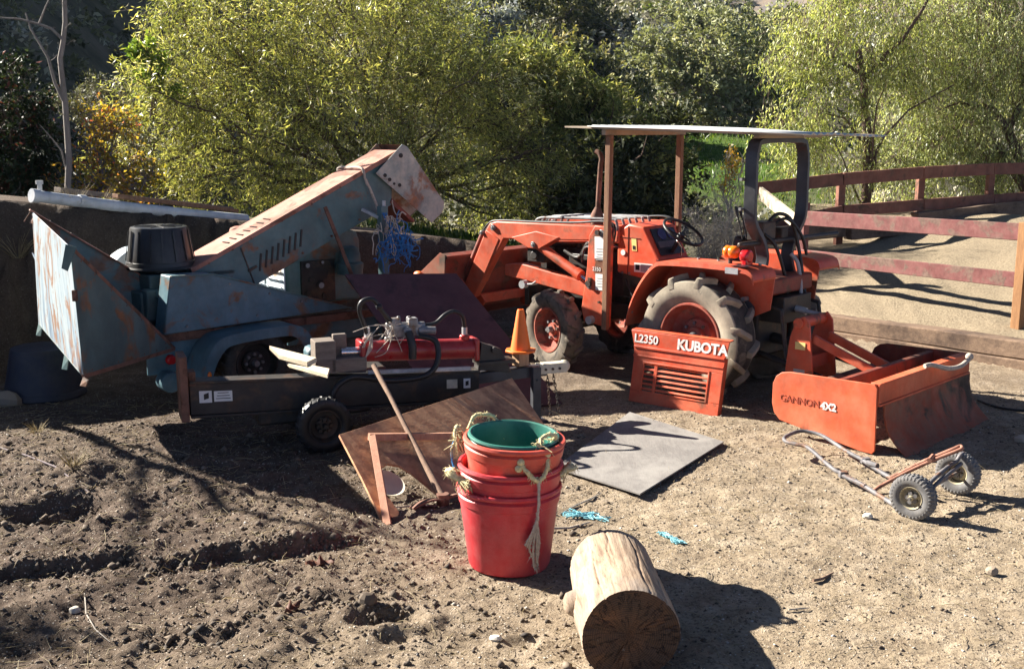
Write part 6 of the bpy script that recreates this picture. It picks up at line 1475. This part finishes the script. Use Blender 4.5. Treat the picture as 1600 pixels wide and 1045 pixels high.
hump([tpt(.75, .235, .70), tpt(.85, .215, .715), tpt(1.0, .235, .735), tpt(1.12, .265, .725), tpt(1.18, .245, .70)], .012, 'rope_straw', t4, 6, 61)
hump([tpt(.72, .23, .695), tpt(.62, .235, .70), tpt(.68, .24, .69)], .014, 'rope_straw', t4, 8, 62)
hump([tpt(-2.1, .25, .69), tpt(-2.3, .255, .745), tpt(-2.5, .25, .755), tpt(-2.75, .25, .74), tpt(-2.9, .245, .70)], .012, 'rope_straw', t4, 8, 63)
for k in range(3): hump([tpt(-1.95+.05*k, .26, .66), tpt(-1.9, .285, .70+.01*k), tpt(-1.7, .285, .69), tpt(-1.62, .27, .655)], .012, 'rope_straw', t3, 12, 70+k)
for k in range(5): hump([tpt(-1.7, .282, .68), tpt(-1.62+.02*k, .30, .62), tpt(-1.6+.03*k, .295, .56), tpt(-1.5+.02*k, .285, .50+.01*k)], .004, 'twine_blue', t3, 2, 80+k)

# ------------------------------------------------------------------ log
la, lb_ = V((.492, 4.20, 0)), V((.470, 4.98, 0)); lg = thing('log', 'short weathered log lying on the dirt with a dark cracked sawn end', 'log', (la+lb_)/2)
ax = (lb_-la).normalized(); sx = V((ax.y, -ax.x, 0)); NR, NA = 40, 240; rg = random.Random(8)
from mathutils import noise as mn
def lr(t, a):
    r = .205-.016*t; r *= 1+.025*math.sin(2*a+.6)+.018*math.sin(3*a+2)+.012*mn.noise(V((math.cos(a)*1.5, math.sin(a)*1.5, t*1.2)))+.008*mn.noise(V((math.cos(a)*9, math.sin(a)*9, t*1.2)))
    r += .020*math.exp(-((t-.42)/.16)**2)*max(0, math.cos(a-PI))**3
    for a0, t0, t1, dp, wb in ((2.15, -.1, .8, .010, .9), (1.15, .1, 1.1, .008, 1.4), (.75, -.1, .5, .007, 2.1), (2.75, .3, 1.1, .006, 1.7), (1.75, .45, 1.1, .007, 2.6)):
        if t0 < t < t1: r -= dp*math.exp(-((a-a0-.05*math.sin(5*t*wb)-.02*mn.noise(V((t*14, a0, 0))))/.016)**2)*min(1, (t-t0)*6, (t1-t)*6)
    r += .0022*mn.noise(V((a*26, t*2.2, 0)))+.0016*mn.noise(V((a*60, t*3, 4)))
    return r-(.012 if t > .985 else 0)-(.004 if t < .01 else 0)
def lp(t, a, rr=1.0):
    r = lr(t, a)*rr; c = la.lerp(lb_, t)+V((0, 0, .196-.012*t)); return c+sx*(r*math.cos(a))+V((0, 0, r*math.sin(a)))
ts = [0, .006, .03]+[.03+.94*k/(NR-1) for k in range(1, NR)]+[.99, 1.0]; vs = [lp(t, 2*PI*k/NA) for t in ts for k in range(NA)]
fs = [(i*NA+k, i*NA+(k+1) % NA, (i+1)*NA+(k+1) % NA, (i+1)*NA+k) for i in range(len(ts)-1) for k in range(NA)]
m = MB(); m.add(vs, fs); m.build('bark_side', 'log_side', lg, smooth=70)
for tt, nm in ((0, 'sawn_end'), (1, 'sawn_end')):
    rings = [1.0, .985, .93, .85, .75, .65, .55, .44, .33, .22, .12, .05]; vs = []
    for j, q in enumerate(rings):
        for k in range(NA):
            a = 2*PI*k/NA; p = lp(tt, a, q); cr = 0
            for ca, wd, dp in ((.35, .02, .010), (2.75, .02, .008), (4.35, .018, .008)):
                dd = abs((a-ca+.22*math.sin(q*9+ca)+PI) % (2*PI)-PI); cr = max(cr, dp*math.exp(-(dd/wd)**2)*min(1, q*2.5)*(1 if q < .97 else .2))
            vs.append(p+ax*((cr+.006*mn.noise(p*22)+.010*(1-q))*(1 if tt == 0 else -1)*(q < .99)))
    fs = [(j*NA+k, j*NA+(k+1) % NA, (j+1)*NA+(k+1) % NA, (j+1)*NA+k) for j in range(len(rings)-1) for k in range(NA)]+[[(len(rings)-1)*NA+k for k in range(NA)]]
    m = MB(); m.add(vs, fs); m.build(nm, 'log_end', lg, smooth=50)
kn = lp(.40, PI-.05); m = MB(); m.tube([kn+sx*.05, kn-sx*.0, kn-sx*.025-ax*.004, kn-sx*.034-ax*.006], [.075, .058, .045, .03], 18); m.jitter(.006, 14, 3); m.build('knot', 'log_side', lg, smooth=60)

# ------------------------------------------------------------------ plywood lying on the ground
q = [gnd(868, 727, .03), gnd(1000, 768, .045), gnd(1131, 687, .05), gnd(984, 641, .03)]
n = 10; vs = [q[0].lerp(q[1], i/n).lerp(q[3].lerp(q[2], i/n), j/n)+V((0, 0, .010*math.sin(PI*i/n)*math.sin(PI*j/n)-.012)) for j in range(n+1) for i in range(n+1)]
m = MB(); m.add(vs, [(j*(n+1)+i, j*(n+1)+i+1, (j+1)*(n+1)+i+1, (j+1)*(n+1)+i) for j in range(n) for i in range(n)]); o = m.build('plywood_sheet', 'wood_grey_ply', None, q[0], smooth=0)
s_ = o.modifiers.new('thick', 'SOLIDIFY'); s_.thickness = .010; s_.offset = -1; tag(o, 'grey weathered plywood sheet lying flat on the dirt in front of the louvred panel', 'plywood')

# ------------------------------------------------------------------ hand truck lying on its back
wn, wf = gnd(1427, 776, .135), gnd(1497, 738, .135); axw = (wf-wn).normalized()
ht = thing('hand_truck', 'grey and rusty two wheeled hand truck lying on the sand', 'hand truck', wn-V((0, 0, .135)))
ya = -axw; za = V((0, 0, 1)); xa = ya.cross(za).normalized()
def frame(o_): return Matrix(((xa.x, ya.x, za.x, o_.x), (xa.y, ya.y, za.y, o_.y), (xa.z, ya.z, za.z, o_.z), (0, 0, 0, 1)))
dsh = [(1.02, .37), (.98, .44), (.93, .40), (.88, .22), (.80, .10), (.55, .04), (.40, .10), (.36, .30), (.22, .32), (.20, .55), (0, .56)]
wheel(ht, frame(wn), (0, 0, 0), 1, .138, .088, .068, 34, 'cart_tyre', 'rim_tan', .006, dish=dsh, bolts=5)
wheel(ht, frame(wf), (0, 0, 0), -1, .138, .088, .068, 34, 'cart_tyre', 'rim_tan', .006, dish=dsh, bolts=5)
def hp_(name, pts, r, mat, par=None, n=10, sm=4):
    m = MB(); m.tube(smoothp(pts, sm), r, n); return m.build(name, mat, par or ht, smooth=60)
G = gnd
hr = hp_('handle', [G(1352, 759, .06), G(1318, 741, .075), G(1300, 731, .09), G(1264, 700, .13), G(1244, 694, .135), G(1229, 690, .135), G(1225, 685, .137), G(1231, 680, .138), G(1247, 674, .14), G(1262, 674, .14), G(1286, 681, .13), G(1322, 704, .10), G(1350, 719, .08)], .0135, 'cart_grey')
hp_('rail', [G(1316, 742, .075), G(1350, 759, .055), G(1392, 785, .03), G(1420, 800, .035)], .015, 'cart_grey')
hp_('rail', [G(1346, 717, .08), G(1388, 744, .06), G(1420, 758, .06), G(1450, 768, .07)], .015, 'cart_grey')
m = MB(); m.box(G(1318, 741, .075), (.055, .05, .045)); m.box(G(1352, 719, .075), (.06, .05, .04)); m.cyl(G(1355, 722, .09), G(1372, 728, .09), .018, None, 10); m.build('clamp', 'cart_grey', ht, bevel=.006)
hp_('nose_bar', [G(1364, 768, .035), G(1378, 758, .06), G(1420, 736, .155), G(1460, 718, .24), G(1496, 704, .31), G(1503, 700, .325), G(1500, 697, .33), G(1488, 702, .31), G(1440, 722, .20), G(1400, 742, .09), G(1392, 746, .06)], .012, 'cart_rust')
m = MB(); m.tube([G(1452, 719, .245), G(1458, 712, .255)], .016, 8); m.build('hook', 'cart_rust', ht)
hp_('axle', [wn, wn.lerp(wf, .5), wf], .011, 'cart_grey')
hp_('strut', [wn.lerp(wf, .12)+V((0, 0, .0)), G(1470, 738, .19), G(1496, 719, .235)], .013, 'cart_grey'); hp_('strut', [wn.lerp(wf, .2)-V((0, 0, .03)), G(1476, 745, .17), G(1502, 724, .215)], .013, 'cart_grey')
hp_('cross_bar', [G(1496, 719, .235), G(1500, 712, .26), G(1506, 708, .26)], .013, 'cart_grey')
m = MB(); pl = [G(1466, 712, .23), G(1486, 704, .255), G(1508, 712, .23), G(1490, 722, .205)]; m.slab(pl, .006); m.build('axle_plate', 'grey_steel', ht, bevel=.002)
hp_('brace', [G(1392, 785, .03), G(1400, 772, .045), G(1400, 758, .055), G(1396, 748, .058)], .011, 'cart_grey')

# scraps of twine and hose on the ground
def ground_twine(pts, n, wob, r, mat, label, seed, cat='twine', name='twine'):
    rg = random.Random(seed); m = MB(); base = None
    for k in range(n):
        q = []; a = rg.uniform(0, .5); b = rg.uniform(.5, 1); 
        for i in range(7):
            t = (a+(b-a)*i/6)*(len(pts)-1); j = min(int(t), len(pts)-2); w_ = t-j
            p = gnd(pts[j][0]*(1-w_)+pts[j+1][0]*w_, pts[j][1]*(1-w_)+pts[j+1][1]*w_); p += V((rg.gauss(0, wob), rg.gauss(0, wob*1.3), 0)); p.z = gz(p.x, p.y)+rg.uniform(.004, .02); q.append(p)
        base = base or q[0].copy(); m.tube(smoothp(q, 3), r, 4)
    o = m.build(name, mat, None, base, smooth=60); tag(o, label, cat)
ground_twine([(874, 808), (900, 805), (925, 806), (952, 814)], 22, .022, .003, 'twine_aqua', 'tangle of pale blue twine on the dirt between the red tubs and the log', 1)
ground_twine([(1028, 834), (1045, 842), (1072, 852)], 14, .010, .003, 'twine_aqua', 'short strand of pale blue twine right of the log', 2)
ground_twine([(870, 812), (920, 808), (960, 816)], 3, .006, .003, 'twine_aqua', 'single loose blue strand trailing from the twine tangle', 3)
pts = [gnd(1528, 626), gnd(1548, 634), gnd(1570, 641), gnd(1605, 645), gnd(1660, 648)]; m = MB(); m.tube(smoothp([V((p.x, p.y, gz(p.x, p.y)+.012)) for p in pts]), .010, 8); o = m.build('hose', 'rubber', None, pts[0], smooth=60); tag(o, 'thin black hose lying on the shaded dirt right of the box scraper', 'hose')

# ------------------------------------------------------------------ air
hm = bpy.data.materials.new('haze'); hm.use_nodes = True; nt = hm.node_tree; nt.nodes.clear(); MATS['haze'] = hm
o = nt.nodes.new('ShaderNodeOutputMaterial'); v = nt.nodes.new('ShaderNodeVolumePrincipled')
v.inputs['Color'].default_value = (.62, .78, 1.0, 1); v.inputs['Density'].default_value = .00010; v.inputs['Anisotropy'].default_value = .3
nt.links.new(v.outputs[0], o.inputs['Volume'])
m = MB(); m.box((60, 200, 48), (480, 480, 124)); hz = m.build('haze', 'haze', None, smooth=0); tag(hz, kind='stuff')

# ------------------------------------------------------------------ light
SUN_EL, SUN_AZ = math.radians(30.5), math.radians(-62.4)      # azimuth from +Y, negative to the left
sd = V((math.sin(SUN_AZ)*math.cos(SUN_EL), math.cos(SUN_AZ)*math.cos(SUN_EL), math.sin(SUN_EL)))
su = bpy.data.lights.new('sun', 'SUN'); su.energy = 5.0; su.angle = math.radians(.5); su.color = (1.0, .93, .82)
so = bpy.data.objects.new('sun', su); C.objects.link(so); so.rotation_euler = sd.to_track_quat('Z', 'Y').to_euler()
w = bpy.data.worlds.new('World'); bpy.context.scene.world = w; w.use_nodes = True
nt = w.node_tree; nt.nodes.clear(); o = nt.nodes.new('ShaderNodeOutputWorld'); b = nt.nodes.new('ShaderNodeBackground'); s = nt.nodes.new('ShaderNodeTexSky')
s.sky_type = 'NISHITA'; s.sun_disc = False; s.sun_elevation = SUN_EL; s.sun_rotation = SUN_AZ
s.air_density = .30; s.dust_density = .15; s.ozone_density = 1.0
b.inputs['Strength'].default_value = .05
nt.links.new(s.outputs[0], b.inputs[0]); nt.links.new(b.outputs[0], o.inputs[0])
sc = bpy.context.scene
sc.view_settings.view_transform = 'Standard'; sc.view_settings.look = 'None'; sc.view_settings.gamma = 1; sc.view_settings.exposure = 2.0
sc.cycles.max_bounces = 5; sc.cycles.diffuse_bounces = 2; sc.cycles.glossy_bounces = 2; sc.cycles.transmission_bounces = 3; sc.cycles.transparent_max_bounces = 4
sc.cycles.use_denoising = True
